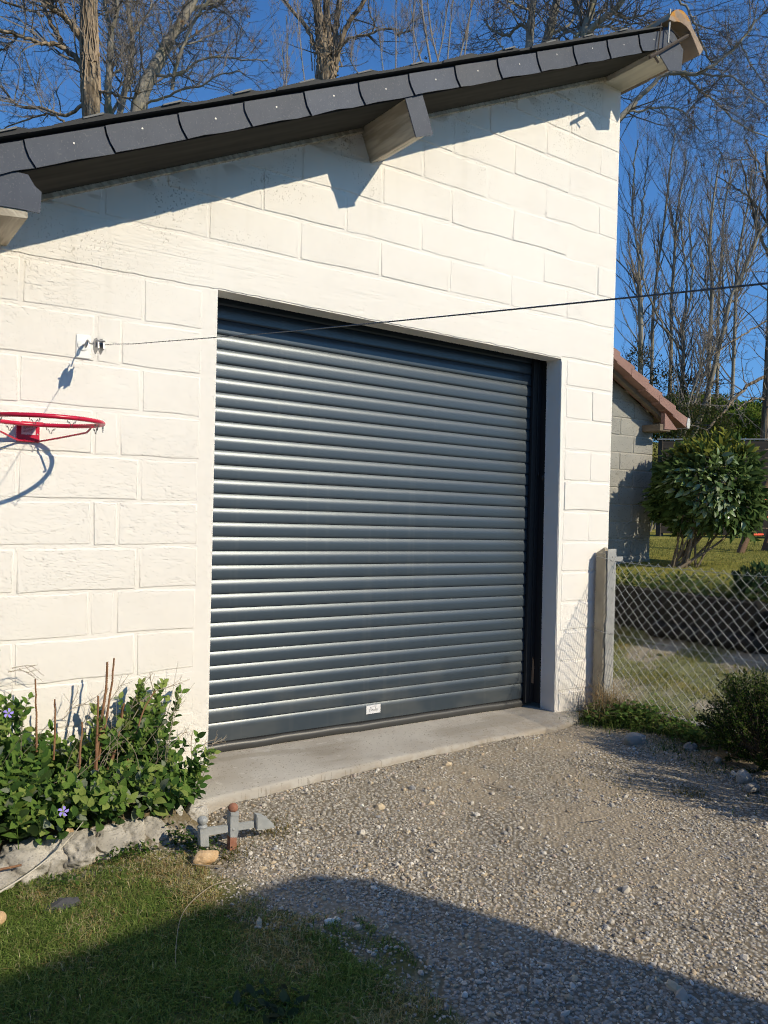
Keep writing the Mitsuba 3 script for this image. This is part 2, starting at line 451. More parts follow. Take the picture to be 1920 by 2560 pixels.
def ground_color(p, n, uv):
    g1, g2, gr = voronoi(p.x * 55, p.y * 55)
    k = fbm(p.x * 2.2, p.y * 2.2, 3.0, 3)
    stone = mix(C(0.24, 0.215, 0.18), C(0.40, 0.37, 0.32), gr)
    worn = smoothstep(1.9, 2.9, p.x) * smoothstep(-2.4, -1.5, p.y) * smoothstep(0.38, 0.58, fbm(p.x * 2.4, p.y * 2.4, 8.0, 3))
    gravel = mix(mix(stone, C(0.16, 0.135, 0.10), smoothstep(0.25, 0.55, g1)), C(0.31, 0.255, 0.185), dr.maximum(smoothstep(0.48, 0.75, k) * 0.5, worn * 0.7))
    soil = mix(C(0.10, 0.075, 0.045), C(0.19, 0.15, 0.085), fbm(p.x * 12, p.y * 12, 1.0, 3))
    mossy = mix(C(0.115, 0.12, 0.035), C(0.23, 0.19, 0.05), fbm(p.x * 3.1, p.y * 3.1, 8.0, 3))
    path = mix(C(0.28, 0.245, 0.19), C(0.17, 0.175, 0.085), smoothstep(0.35, 0.55, fbm(p.x * 2.6, p.y * 2.6, 5.0, 3)))
    path = mix(path, C(0.25, 0.17, 0.04), smoothstep(0.55, 0.7, fbm(p.x * 2.2 + 4, p.y * 2.2, 7.0, 3)) * smoothstep(5.0, 5.4, p.x) * 0.8)
    grass = mix(C(0.055, 0.075, 0.022), C(0.15, 0.135, 0.045), fbm(p.x * 5, p.y * 5, 2.0, 3))
    terrace = mix(C(0.17, 0.17, 0.035), C(0.27, 0.24, 0.06), fbm(p.x * 1.6, p.y * 1.6, 2.0, 4))
    terrace = mix(terrace, C(0.07, 0.085, 0.025), smoothstep(0.5, 0.8, noise(p.x * 14, p.y * 14)) * 0.6)
    # where each lies
    wob = (noise(p.x * 9, p.y * 9) - 0.5) * 0.16
    lawn = smoothstep(0.10, -0.10, p.x - 1.20 - 0.27 * smoothstep(-1.1, -1.5, p.y) + 0.25 * smoothstep(-1.9, -2.5, p.y) + wob * 1.8) * smoothstep(0.04, -0.04, p.y + 0.62 + wob)
    lawn = dr.maximum(lawn, smoothstep(0.0, -1.0, p.x))
    c = mix(gravel, grass, lawn)
    bed = smoothstep(0.0, 0.06, p.y + 0.52) * smoothstep(1.5, 1.42, p.x)
    c = mix(c, soil, bed)
    c = mix(c, soil, smoothstep(4.15, 4.4, p.x + wob) * smoothstep(-2.6, -2.2, p.y))
    c = mix(c, path, smoothstep(4.55, 4.8, p.x + wob))
    c = mix(c, terrace, smoothstep(6.1, 6.2, p.x) * smoothstep(-3.0, -2.6, p.y))
    far = smoothstep(20, 30, dr.sqrt(p.x * p.x + p.y * p.y))
    return mix(c, C(0.05, 0.07, 0.02), far)


def ground_height(p, n, uv):
    g1, g2, gr = voronoi(p.x * 55, p.y * 55)
    return dr.maximum(0.0, 0.55 - g1) + fbm(p.x * 30, p.y * 30, 1.0, 3)


scene['ground_cover'] = bumped(principled(proc(ground_color), 0.95, specular=0.2), ground_height, 0.008, 2e-3)


def sstep(a, b, x):
    t = np.clip((np.asarray(x, float) - a) / (b - a), 0, 1)
    return t * t * (3 - 2 * t)


def lerp_tab(x, xs, ys):
    return np.interp(x, xs, ys)


def gz(x, y):
    """The ground's height."""
    x, y = np.asarray(x, float), np.asarray(y, float)
    z = np.full(np.broadcast(x, y).shape, -0.085)
    z = z + 0.03 * sstep(3.6, 4.5, x)
    z = z + 0.022 * (meshkit.fbm(np.stack([x * 2.1, y * 2.1, x * 0], -1), 3) - 0.5) + 0.01 * (meshkit.noise(np.stack([x * 11, y * 11, x * 0], -1)) - 0.5)
    z = z + 0.034 * sstep(-0.85, -0.28, y) * sstep(1.38, 1.6, x) * sstep(4.05, 3.3, x)
    bed = sstep(-0.56, -0.42, y) * sstep(1.40, 1.26, x) * sstep(0.3, 0.1, y)
    z = z + bed * 0.13
    rise = np.interp(x, [4.62, 4.8, 5.5, 6.12], [0.0, 0.06, 0.2, 0.36])
    terr = np.interp(x, [6.13, 8, 12, 16], [0.70, 0.78, 0.86, 0.97])
    r = np.where(x > 6.125, terr, rise)
    q = 0.573 * x + 0.819 * (y + 3.784)
    far = np.interp(q, [17.5, 19, 25, 40, 120], [0, 0.8, 2.6, 3.2, 3.6])
    z = z + np.where(x > 4.6, r, 0) * sstep(-9, -6, y) + far * sstep(3, 8, y)
    return z


def ground_mesh():
    xs = np.unique(np.concatenate([np.linspace(-160, -4, 16), np.linspace(-4, 0, 14), np.arange(0, 4.9, 0.05), np.arange(4.9, 6.1, 0.08), [6.12, 6.13], np.arange(6.2, 10, 0.2), np.linspace(10, 30, 40), np.linspace(32, 260, 20)]))
    ys = np.unique(np.concatenate([np.linspace(-160, -6, 16), np.linspace(-6, -3.2, 12), np.arange(-3.2, 1.5, 0.05), np.arange(1.5, 8, 0.25), np.linspace(8, 30, 44), np.linspace(32, 260, 20)]))
    X, Y = np.meshgrid(xs, ys, indexing='ij')
    Z = gz(X, Y)
    v = np.stack([X, Y, Z], -1).reshape(-1, 3)
    n = len(ys)
    i, j = np.meshgrid(np.arange(len(xs) - 1), np.arange(n - 1), indexing='ij')
    a = (i * n + j).ravel()
    f = np.vstack([np.stack([a, a + n, a + n + 1], 1), np.stack([a, a + n + 1, a + 1], 1)])
    return trimesh.Trimesh(v, f, process=False)


struct('ground', ground_mesh(), 'ground_cover', smooth=60)

# ------------------------------------------------------------------ the garage
SLOPE = 0.465
SO = np.array([1, 0, SLOPE]) / math.hypot(1, SLOPE)      # up the roof
SN = np.array([-SLOPE, 0, 1]) / math.hypot(1, SLOPE)     # out of the roof
OVER = -0.44                                             # the verge's plane


def zs(x):
    """Height of the soffit."""
    return 2.327 + SLOPE * np.asarray(x, float)


garage = thing('garage', 'cream painted block garage with a slate verge and a grey roller shutter door', 'garage')
XL, XR = -2.2, 4.624
outer = sg.Polygon([(XL, -0.25), (XR, -0.25), (XR, float(zs(XR)) + 0.03), (XL, float(zs(XL)) + 0.03)])
opening = sg.Polygon([(1.603, -0.3), (4.115, -0.3), (4.087, 2.380), (1.600, 2.417)])
front = outer.difference(opening)
wall_parts = [prism(front, 'y', 0.0030, 0.135),
              box(XR - 0.2, XR, 0.135, 6.0, -0.25, 4.38), box(XL, XL + 0.2, 0.135, 6.0, -0.25, 1.25), box(XL, XR, 6.0, 6.2, -0.25, 1.25)]
wall = part(garage, 'wall', cat(wall_parts), 'cream_paint')


def slab_piece(poly, y_front, y_back, bevel, seed, jitter=0.0022, step=0.11):
    """A masonry unit on the wall: its outline a little uneven, its rim rounded back into the wall."""
    r = np.random.default_rng(seed)
    ring = poly.exterior
    n = max(8, min(16, int(ring.length / step)))
    corners = np.array(ring.coords)[:-1]
    pts = []
    for a, b in zip(corners, np.roll(corners, -1, 0)):
        k = max(1, int(round(np.linalg.norm(b - a) / step / 1.3)))
        k = min(k, 5)
        pts += [a + (b - a) * i / k for i in range(k)]
    P = np.array(pts)
    if not sg.LinearRing(P).is_ccw: P = P[::-1]
    P = P + r.normal(0, jitter, P.shape)
    e1 = P - np.roll(P, 1, 0); e2 = np.roll(P, -1, 0) - P
    nn = []
    for u, w in zip(e1, e2):
        u = u / (np.linalg.norm(u) + 1e-9); w = w / (np.linalg.norm(w) + 1e-9)
        na, nb = np.array([-u[1], u[0]]), np.array([-w[1], w[0]])
        m = na + nb; m /= max(np.dot(m, na), 0.3) if np.linalg.norm(m) > 1e-6 else 1
        nn.append(m)
    nn = np.array(nn)
    In = P + nn * bevel
    N = len(P)
    c = In.mean(0)
    tilt = r.normal(0, 0.0012)
    yo = y_front + r.normal(0, 0.0012)
    V = np.vstack([np.column_stack([P[:, 0], np.full(N, y_back), P[:, 1]]),
                   np.column_stack([(P[:, 0] + In[:, 0] * 2) / 3, np.full(N, yo + bevel * 0.22), (P[:, 1] + In[:, 1] * 2) / 3]),
                   np.column_stack([In[:, 0] + nn[:, 0] * bevel * 0.4, yo + tilt * np.sign(In[:, 0] - c[0]), In[:, 1] + nn[:, 1] * bevel * 0.4]), [[c[0], yo, c[1]]]])
    F = []
    for i in range(N):
        j = (i + 1) % N
        for a in (0, N):
            F += [[a + i, a + j, a + N + j], [a + i, a + N + j, a + N + i]]
        F.append([2 * N + i, 2 * N + j, 3 * N])
    return trimesh.Trimesh(V, F, process=False)


def seeded(x, z):
    return int(abs(x * 7919 + z * 104729) * 10) % 100003


def add_block(x0, x1, z0, z1, clip=None, gap=0.006):
    b = sg.box(x0 + gap, z0 + gap, x1 - gap, z1 - gap)
    if clip is not None: b = b.intersection(clip)
    if b.is_empty or b.area < 0.0008 or b.geom_type != 'Polygon': return
    part(wall, 'block', slab_piece(b, -0.0010, 0.008, 0.0062, seeded(x0, z0), 0.0026), 'cream_paint', smooth=50)


under_roof = sg.Polygon([(XL, -1), (XR - 0.002, -1), (XR - 0.002, float(zs(XR)) - 0.004), (XL, float(zs(XL)) - 0.004)])
upper = [2.655, 2.863, 3.075, 3.290, 3.498, 3.704, 3.911, 4.12, 4.33, 4.54]
evens = [4.421 + .512, 4.421, 3.889, 3.381, 2.865, 2.343, 1.835, 1.325, 0.81, 0.30, -0.21, -0.72, -1.2]
odds = [4.114 + .512, 4.114, 3.601, 3.09, 2.581, 2.056, 1.545, 1.03, 0.52, 0.01, -0.5, -1.0, -1.5]
for i, (z0, z1) in enumerate(zip(upper, upper[1:])):
    js = odds if i % 2 == 0 else evens
    for a, b in zip(js[1:], js):
        if b < -0.3: continue
        add_block(max(a, -1.2), min(b, XR), z0, z1, under_roof)
lower = [2.405, 2.200, 1.978, 1.766, 1.554, 1.347, 1.135, 0.928, 0.719, 0.519, 0.31, 0.10, -0.11]
for i, (z1, z0) in enumerate(zip(lower, lower[1:])):
    js = [1.525, 1.226, 0.688, 0.175, -0.34, -0.86] if i % 2 == 0 else [1.525, 1.125, 1.008, 0.494, -0.02, -0.535]
    for b, a in zip(js, js[1:]):
        add_block(a, b, z0, z1)
    pj = [4.14, XR] if i % 2 == 0 else [4.14, 4.403, XR]
    for a, b in zip(pj, pj[1:]):
        if z1 < 2.39 or True: add_block(a, b, z0, min(z1, 2.39))
# smooth rendered strips beside the opening and the board-marked lintel over it
strip = sg.Polygon([(1.532, -0.2), (1.6025, -0.2), (1.5995, 2.39), (1.54, 2.39)])
part(wall, 'jamb_strip', slab_piece(strip, 0.0022, 0.010, 0.004, 3, 0.003, 0.2), 'cream_paint', smooth=50)
strip = sg.Polygon([(4.1165, -0.2), (4.136, -0.2), (4.132, 2.36), (4.0885, 2.36)])
part(wall, 'jamb_strip', slab_piece(strip, 0.0022, 0.010, 0.003, 4, 0.002, 0.2), 'cream_paint', smooth=50)


def lintel_mesh():
    # a grid whose lower and upper edges wander, the underside of the opening following the lower edge
    xs = np.arange(XL, XR + 0.001, 0.03)
    lo = np.where(xs < 1.6, 2.412, np.where(xs < 4.087, 2.417 - (xs - 1.6) * 0.0149, 2.392)) + 0.006 * (meshkit.noise(np.stack([xs * 22, xs * 0, xs * 0], 1)) - 0.5)
    hi = 2.650 + 0.010 * (meshkit.noise(np.stack([xs * 5, xs * 0 + 4, xs * 0], 1)) - 0.5)
    hi = np.minimum(hi, zs(xs) - 0.004)
    k = hi > lo + 0.01
    xs, lo, hi = xs[k], lo[k], hi[k]
    rows = [(0, 0.012), (0.03, -0.002), (0.5, -0.005), (0.97, -0.001), (1.0, 0.010)]
    V = np.vstack([np.column_stack([xs, np.full(len(xs), y), lo + (hi - lo) * t]) for t, y in rows])
    n = len(xs); F = []
    for r in range(len(rows) - 1):
        for i in range(n - 1):
            a = r * n + i
            F += [[a, a + 1, a + n + 1], [a, a + n + 1, a + n]]
    return trimesh.Trimesh(V, F, process=False)


part(wall, 'lintel', lintel_mesh(), 'board_marked_paint', label='board-marked cream concrete lintel band over the door', smooth=50)

# --- roof: deck, slates at the verge, soffit, ridge tile
X_TOP = 4.56


def roof_pt(x, lift, y):
    """A point over the soffit at x, lifted along the roof's normal."""
    p = np.array([x, 0, float(zs(x))]) + SN * lift
    return np.array([p[0], y, p[2]])


def roof_prism(a, b, y0, y1, l0, l1):
    """A slab between arc positions x=a..b along the slope, lifted l0..l1."""
    c = [roof_pt(a, l0, 0), roof_pt(b, l0, 0), roof_pt(b, l1, 0), roof_pt(a, l1, 0)]
    return prism(sg.Polygon([(p[0], p[2]) for p in c]), 'y', y0, y1)


roof = part(garage, 'roof', roof_prism(XL - 0.3, X_TOP, OVER + 0.02, 6.3, 0.012, 0.118), 'slate_top')
part(roof, 'soffit', roof_prism(XL - 0.3, X_TOP - 0.05, OVER + 0.012, 0.0, 0.0, 0.011), 'soffit_board')
part(roof, 'wall_plate_fillet', roof_prism(XL, XR - 0.15, -0.03, 0.004, -0.022, -0.001), 'old_timber')
pitch = 0.3015
edges = np.arange(-1, 16) * pitch + 0.648
nails = []
for i, a in enumerate(edges):
    b = a + pitch
    if a > X_TOP - 0.1: break
    r = np.random.default_rng(i + 50)
    bb = min(b, X_TOP - 0.01)
    lo = 0.0 + r.normal(0, 0.0015); hi = 0.104
    # outline along the slope, with a chipped right-hand edge; every slate tucks under the next one up
    L = []
    for t in np.linspace(0, 1, 5): L.append((a + 0.002 + t * (bb - a - 0.002), lo + r.normal(0, 0.0020)))
    for t in np.linspace(0.15, 1, 5): L.append((bb + 0.0005 + r.normal(0, 0.0022) - 0.008 * math.sin(t * 3.1), lo + t * (hi - lo)))
    L.append((a + 0.001, hi))
    for t in (0.7, 0.4): L.append((a + 0.001 + r.normal(0, 0.0015) - 0.008 * math.sin(t * 3.1), lo + t * (hi - lo)))
    poly = sg.Polygon([(lambda p: (p[0], p[2]))(roof_pt(x, l, 0)) for x, l in L]).buffer(0)
    m = prism(poly, 'y', OVER - 0.007, OVER - 0.001)
    # lean each slate so that its lower end stands proud of the one below
    v = m.vertices; s = (v[:, 0] - a) / pitch
    v[:, 1] -= 0.009 * (1 - s) + 0.003
    part(roof, 'verge_slate', trimesh.Trimesh(v, m.faces, process=False), ('slate', 'slate_pale', 'slate', 'slate_dark', 'slate')[(i * 7 + i // 3) % 5])
    p = roof_pt(a + 0.150 + r.normal(0, 0.008), 0.062 + r.normal(0, 0.006), OVER - 0.014)
    d = trimesh.creation.cylinder(0.0042, 0.006, sections=10)
    d.apply_transform(mtx(p, x=(1, 0, 0), y=(0, 0, 1), z=(0, -1, 0)))
    nails.append(d)
# the courses of the roof, seen edge on as steps; lifted ends overlap the course below
for i in range(17):
    a = -0.62 + i * 0.318
    if a > X_TOP - 0.15: break
    r = np.random.default_rng(i + 90)
    c = [roof_pt(a - 0.22, 0.1185, 0), roof_pt(min(a + 0.33, X_TOP), 0.1185, 0), roof_pt(min(a + 0.33, X_TOP), 0.1245, 0), roof_pt(a + 0.02, 0.131, 0), roof_pt(a - 0.02, 0.144 + r.normal(0, 0.002), 0), roof_pt(a - 0.21, 0.131, 0)]
    part(roof, 'course_slate', prism(sg.Polygon([(p[0], p[2]) for p in c]), 'y', OVER - 0.045 + r.normal(0, 0.004), 6.35), 'slate_top')
    c = [roof_pt(a - 0.02, 0.137, 0), roof_pt(a - 0.10, 0.133, 0), roof_pt(a - 0.10, 0.1385, 0), roof_pt(a - 0.02, 0.1442, 0)]
    part(roof, 'course_slate_edge', prism(sg.Polygon([(p[0], p[2]) for p in c]), 'y', OVER - 0.052, OVER - 0.03), 'slate_edge')


# purlins: each a squared timber running out under the verge, its end capped with a slate
def purlin(corner, w, h, ax, plate_poly, label, mat='old_timber'):
    """corner: lower left (x, z) at the wall; ax: direction of the timber's lower edge in (x, z)."""
    u = np.array(ax, float); u /= np.linalg.norm(u); n = np.array([-u[1], u[0]])
    c = np.array(corner, float)
    q = sg.Polygon([c, c + u * w, c + u * w + n * h, c + n * h])
    q = q.buffer(-0.004).buffer(0.004, quad_segs=2)
    k = part(garage, 'purlin', prism(q, 'y', OVER + 0.006, 0.05), mat, label=label, smooth=40)
    part(k, 'slate_cap', prism(sg.Polygon(plate_poly), 'y', OVER - 0.0005, OVER + 0.0055), 'slate')
    return k


ax = (1, 0.44)
purlin((2.494, 3.284), 0.105, 0.19, ax, [(2.483, 3.268), (2.535, 3.288), (2.594, 3.312), (2.560, 3.40), (2.515, 3.500), (2.405, 3.450)], 'middle purlin end under the verge, its tip capped with slate')
purlin((0.43, 2.415), 0.20, 0.15, (1, 0.10), [(0.30, 2.47), (0.528, 2.458), (0.60, 2.462), (0.672, 2.462), (0.675, 2.545), (0.650, 2.562), (0.625, 2.600), (0.30, 2.60)], 'low left purlin end, its slate cap with a broken corner')
k_ = purlin((4.436, 4.352), 0.20, 0.115, (1, 0.02), [(4.455, 4.372), (4.565, 4.296), (4.696, 4.336), (4.712, 4.484), (4.565, 4.585), (4.497, 4.560)], 'top purlin end boxed with a pale board under the ridge tile', 'pale_board')
part(garage, 'verge_board', prism(sg.Polygon([(4.25, 4.318), (4.46, 4.402), (4.455, 4.425), (4.245, 4.34)]), 'y', OVER + 0.01, 0.0), 'old_timber')
part(roof, 'nail', cat(nails), 'nail_metal', kind='stuff')
outer_p = [(4.468, 4.572), (4.480, 4.602), (4.500, 4.630), (4.535, 4.660), (4.578, 4.676), (4.618, 4.680), (4.655, 4.668), (4.690, 4.645), (4.722, 4.606), (4.780, 4.565), (4.848, 4.508)]
inner_p = [(4.812, 4.455), (4.740, 4.530), (4.695, 4.575), (4.655, 4.592), (4.600, 4.598), (4.555, 4.590), (4.520, 4.575)]
tile = prism(sg.Polygon(outer_p + inner_p), 'y', -0.50, -0.10)
part(roof, 'ridge_tile', tile, 'lichen_clay', label='clay ridge tile crusted with orange lichen at the verge', smooth=35)
for i in range(1, 14):
    part(roof, 'ridge_tile', mikit.ply(trimesh.Trimesh(tile.vertices + [0.002 * (i % 2), 0.405 * i, -0.004 * (i % 3)], tile.faces, process=False), 'lichen_clay', smooth=35), None)
iron = part(garage, 'iron_hook', tube([(4.318, OVER - 0.03, 4.288), (4.36, OVER - 0.035, 4.315), (4.52, OVER - 0.04, 4.43), (4.705, OVER - 0.04, 4.562)], [0.011, 0.013, 0.011, 0.012], 6), 'rusty_iron', label='rusty iron hook bolted across the ridge end')
part(iron, 'rod', tube([(4.497, OVER - 0.045, 4.655), (4.494, OVER - 0.045, 4.56), (4.484, OVER - 0.045, 4.43)], 0.007, 6), 'grey_rod')
part(iron, 'tie', cat([tube([(4.43, OVER - 0.03, 4.55), (4.40, OVER - 0.035, 4.40), (4.395, OVER - 0.035, 4.35)], 0.005, 5), tube([(4.50, OVER - 0.04, 4.545), (4.64, OVER - 0.04, 4.50)], 0.004, 5), tube([(4.37, OVER - 0.03, 4.31), (4.41, OVER - 0.03, 4.285)], 0.007, 5)]), 'rusty_iron')

# --- the roller shutter
shutter = part(garage, 'shutter', box(1.50, 4.13, 0.262, 0.275, 0.0, 2.6), 'black_frame', label='anthracite metal roller shutter of curved slats')
PITCH_S, NS = 0.077, 30
prof = []
for t in (0, 0.02, 0.06, 0.12, 0.25, 0.4, 0.55, 0.62, 0.69, 0.76, 0.83, 0.89, 0.94, 0.98, 1.0):
    y_ = 0.2200 + 0.0085 * max(0.0, (t - 0.55) / 0.45) ** 1.9 + 0.0045 * max(0.0, (0.12 - t) / 0.12) ** 2 - 0.0006 * math.sin(math.pi * min(t / 0.6, 1))
    prof.append((y_, 0.0010 + t * (PITCH_S - 0.0020)))
prof = [(0.241, 0.0008)] + prof + [(0.241, PITCH_S - 0.0008)]


def door_z(x):
    """The sill falls a little to the right."""
    return 0.012 - 0.0145 * (np.asarray(x) - 1.6)


def slat_mesh(z):
    V = []
    r = np.random.default_rng(int(z * 1000)); dy, tw_ = r.normal(0, 0.0004, 2), r.normal(0, 0.010)
    for k_, x in enumerate((1.55, 4.035)):
        V += [(x, y + dy[k_] + tw_ * (zz - 0.0385) , z + zz + float(door_z(x))) for y, zz in prof]
    n = len(prof); F = []
    for i in range(n - 1):
        F += [[i, n + i, n + i + 1], [i, n + i + 1, i + 1]]
    # the closed right-hand end
    for i in range(1, n - 2): F.append([n + 0, n + i + 1, n + i])
    return trimesh.Trimesh(V, F, process=False)


for i in range(NS):
    part(shutter, 'slat', slat_mesh(0.157 + i * PITCH_S), 'shutter_paint', smooth=40)


def bar(profile, z, x0=1.55, x1=4.03, wave=0.0):
    xs = np.linspace(x0, x1, 30); n = len(profile); V = []
    for x in xs:
        w = wave * (meshkit.noise(np.array([[x * 6, 0, 0]]))[0] - 0.5)
        V += [(x, y + 0.4 * w, z + zz + float(door_z(x)) + w) for y, zz in profile]
    F = []
    for k in range(len(xs) - 1):
        for i in range(n - 1):
            a = k * n + i
            F += [[a, a + n, a + n + 1], [a, a + n + 1, a + 1]]
    return trimesh.Trimesh(V, F, process=False)


part(shutter, 'bottom_rail', bar([(0.241, 0.0), (0.2215, 0.001), (0.2195, 0.004), (0.2190, 0.070), (0.2205, 0.084), (0.2235, 0.096), (0.2275, 0.103), (0.241, 0.104)], 0.052), 'shutter_paint', smooth=40)
part(shutter, 'seam_strip', bar([(0.241, 0.0), (0.229, 0.001), (0.228, 0.010), (0.241, 0.012)], 0.041), 'black_frame')
rub = [(0.242 - 0.018 * math.sin(a) - 0.012, 0.024 - 0.026 * math.cos(a)) for a in np.linspace(0, math.pi, 12)]
part(shutter, 'rubber_seal', bar(rub, -0.007, wave=0.006), 'rubber_seal', smooth=50)
# white name plate on the lowest slat
part(shutter, 'name_plate', box(2.705, 2.81, 0.2165, 0.2185, 0.088, 0.140, 0.0006), 'label_white', label='small white name plate low on the shutter')
txt = meshkit.text_mesh('Prolis', 0.0145, 0.0006)
txt.apply_transform(mtx((2.737, 0.2162, 0.1035), x=(1, 0, 0), y=(0, 0, 1), z=(0, -1, 0)))
roofline = tube([(2.727, 0.2160, 0.099), (2.734, 0.2160, 0.127), (2.771, 0.2160, 0.1335), (2.772, 0.2160, 0.117)], 0.0013, 5)
part(shutter, 'name_plate_lettering', cat([txt, roofline, box(2.7235, 2.7265, 0.2155, 0.2165, 0.0925, 0.0955)]), 'label_ink')
# guide rails and the dark housing
for s, (x0, x1) in enumerate(((1.52, 1.615), (4.022, 4.16))):
    gpart = part(garage, 'guide_rail', cat([box(x0, x1, 0.190, 0.215, 0.002, 2.42, 0.002), box(x0 + (0.02 if s else 0.05), x0 + (0.09 if s else 0.095), 0.215, 0.262, 0.002, 2.42), box(4.098 if s else 1.50, 4.2 if s else 1.592, 0.137, 0.189, 0.002, 2.42)]), 'black_frame')
    if s:
        part(gpart, 'lip', box(4.060, 4.066, 0.183, 0.190, 0.01, 2.4, 0.001), 'black_frame')
        part(gpart, 'bare_wood_patch', prism(sg.Polygon([(4.074, 0.14), (4.096, 0.13), (4.098, 0.25), (4.090, 0.30), (4.082, 0.32), (4.078, 0.25)]), 'y', 0.1875, 0.1895), 'frame_bare', label='worn bare wood patch near the foot of the rail')
        part(gpart, 'screw_boss', cat([rock((0.014, 0.012, 0.02), 5).apply_translation((4.096, 0.150, 1.575)), rock((0.007, 0.008, 0.017), 6).apply_translation((4.085, 0.186, 1.60))]), 'black_frame')

# --- the concrete sill in front of the door
xs_f = np.linspace(1.38, 4.30, 40)
front_y = np.interp(xs_f, [1.38, 1.48, 2.62, 3.95, 4.18, 4.30], [-0.375, -0.355, -0.262, -0.215, -0.165, -0.10]) + 0.008 * (meshkit.noise(np.stack([xs_f * 7, xs_f * 0, xs_f * 0], 1)) - 0.5)


def sill_mesh():
    rows = [(lambda f: 0.28, lambda x: float(door_z(x)) - 0.008), (lambda f: 0.0, lambda x: float(door_z(x)) - 0.006), (lambda f: f + 0.10, lambda x: float(door_z(x)) - 0.014),
            (lambda f: f + 0.022, lambda x: float(door_z(x)) - 0.017), (lambda f: f + 0.004, lambda x: float(door_z(x)) - 0.026), (lambda f: f, lambda x: -0.06), (lambda f: f - 0.01, lambda x: -0.2)]
    V = []
    for ry, rz in rows:
        for x, f in zip(xs_f, front_y):
            wob = 0.004 * (meshkit.noise(np.array([[x * 9, ry(f) * 9, 0]]))[0] - 0.5)
            V.append((x, ry(f) + (wob if rz(x) > -0.1 else 0), rz(x) + wob))
    n = len(xs_f); F = []
    for r in range(len(rows) - 1):
        for i in range(n - 1):
            a = r * n + i
            F += [[a, a + n, a + n + 1], [a, a + n + 1, a + 1]]
    # ends
    for i, flip in ((0, False), (n - 1, True)):
        c = [r * n + i for r in range(len(rows))]
        b = len(V); V.append((xs_f[i], 0.26, -0.2))
        for u, w in zip(c, c[1:]): F.append([b, w, u] if not flip else [b, u, w])
    return trimesh.Trimesh(V, F, process=False)


struct('concrete_sill', sill_mesh(), 'sill_concrete', smooth=40)

# ------------------------------------------------------------------ things on the wall
# clothes line: plate, hook, tensioner, and the wire running out over the yard to the house
line = thing('clothes_line', 'thin grey wire stretched from a white wall plate across the garage front', 'clothes line')
part(line, 'wall_plate', box(0.922, 0.985, -0.008, 0.002, 1.992, 2.098, 0.002), 'white_plate')
k_ = part(line, 'eye_disc', lathe([(0, 0), (0.026, 0), (0.026, 0.004), (0.022, 0.006), (0, 0.006)], 24).apply_transform(mtx((0.953, -0.008, 2.052), x=(1, 0, 0), y=(0, 0, 1), z=(0, -1, 0))), 'white_plate', smooth=40)


def ring_pts(c, r, u, w, n=20, a0=0, a1=2 * math.pi):
    a = np.linspace(a0, a1, n)
    return np.asarray(c) + r * (np.cos(a)[:, None] * np.asarray(u) + np.sin(a)[:, None] * np.asarray(w))


part(line, 'eye', cat([tube([(0.953, -0.012, 2.052), (0.953, -0.04, 2.050)], 0.005, 8), tube(ring_pts((0.954, -0.055, 2.050), 0.016, (0, 1, 0), (0.2, 0, 1)), 0.0033, 6)]), 'zinc', smooth=50)
part(line, 'hook', tube(spline([(0.956, -0.066, 2.066), (0.958, -0.078, 2.058), (0.958, -0.098, 2.046), (0.960, -0.118, 2.042), (0.962, -0.135, 2.038)], 12), 0.003, 6), 'zinc')
part(line, 'shackle', cat([tube([(0.954, -0.13, 2.042), (0.955, -0.172, 2.036)], 0.003, 6), tube([(0.972, -0.13, 2.032), (0.974, -0.172, 2.028)], 0.003, 6)]), 'zinc')
tens = cat([prism(sg.Polygon([(-0.21, 2.000), (-0.19, 1.990), (-0.165, 2.012), (-0.160, 2.040), (-0.175, 2.050), (-0.205, 2.050), (-0.232, 2.030), (-0.238, 2.006)]).buffer(0.004), 'x', 0.956, 0.960),
            prism(sg.Polygon([(-0.21, 2.000), (-0.19, 1.990), (-0.165, 2.012), (-0.160, 2.040), (-0.175, 2.050), (-0.205, 2.050), (-0.232, 2.030), (-0.238, 2.006)]).buffer(0.004), 'x', 0.978, 0.982),
            tube([(0.952, -0.20, 2.026), (0.986, -0.20, 2.026)], 0.013, 10), tube([(0.950, -0.228, 2.040), (0.988, -0.228, 2.040)], 0.004, 8)])
part(line, 'tensioner', tens, 'zinc')
wire_pts = [np.array([0.969 + 0.031 * min(t * 3, 1), -0.21 - 5.1 * t, 2.020 - 0.1135 * 5.1 * t - 0.015 * 4 * t * (1 - t) + (0.006 * math.sin(t * 40) * max(0, 0.12 - t) / 0.12)]) for t in np.concatenate([np.linspace(0, 0.14, 18), np.linspace(0.16, 1, 26)])]
part(line, 'wire', tube(wire_pts, 0.0015, 6), 'line_wire')

# basketball hoop
hoop = thing('basketball_hoop', 'red basketball hoop without a net, fixed to the left of the door', 'basketball hoop')
hc = np.array([0.727, -0.325, 1.668])
a = np.linspace(0, 2 * math.pi, 65)
rim_c = hc + 0.225 * np.stack([np.cos(a), np.sin(a), 0 * a], 1)
part(hoop, 'rim', tube(rim_c, 0.0092, 10, cap=False), 'red_paint', smooth=60)
br = part(hoop, 'bracket', cat([box(0.680, 0.774, -0.012, -0.003, 1.597, 1.685, 0.0015), box(0.684, 0.770, -0.10, -0.012, 1.672, 1.680, 0.001), box(0.682, 0.772, -0.022, -0.012, 1.598, 1.604, 0.001)]), 'red_paint')
part(br, 'sticker', box(0.699, 0.757, -0.0130, -0.0121, 1.629, 1.676), 'sticker')
part(br, 'sticker_print', cat([box(0.705, 0.705 + w_, -0.0136, -0.01305, z_, z_ + 0.0022) for z_, w_ in ((1.664, .040), (1.658, .046), (1.652, .046), (1.646, .038), (1.640, .044))]), 'sticker_ink')
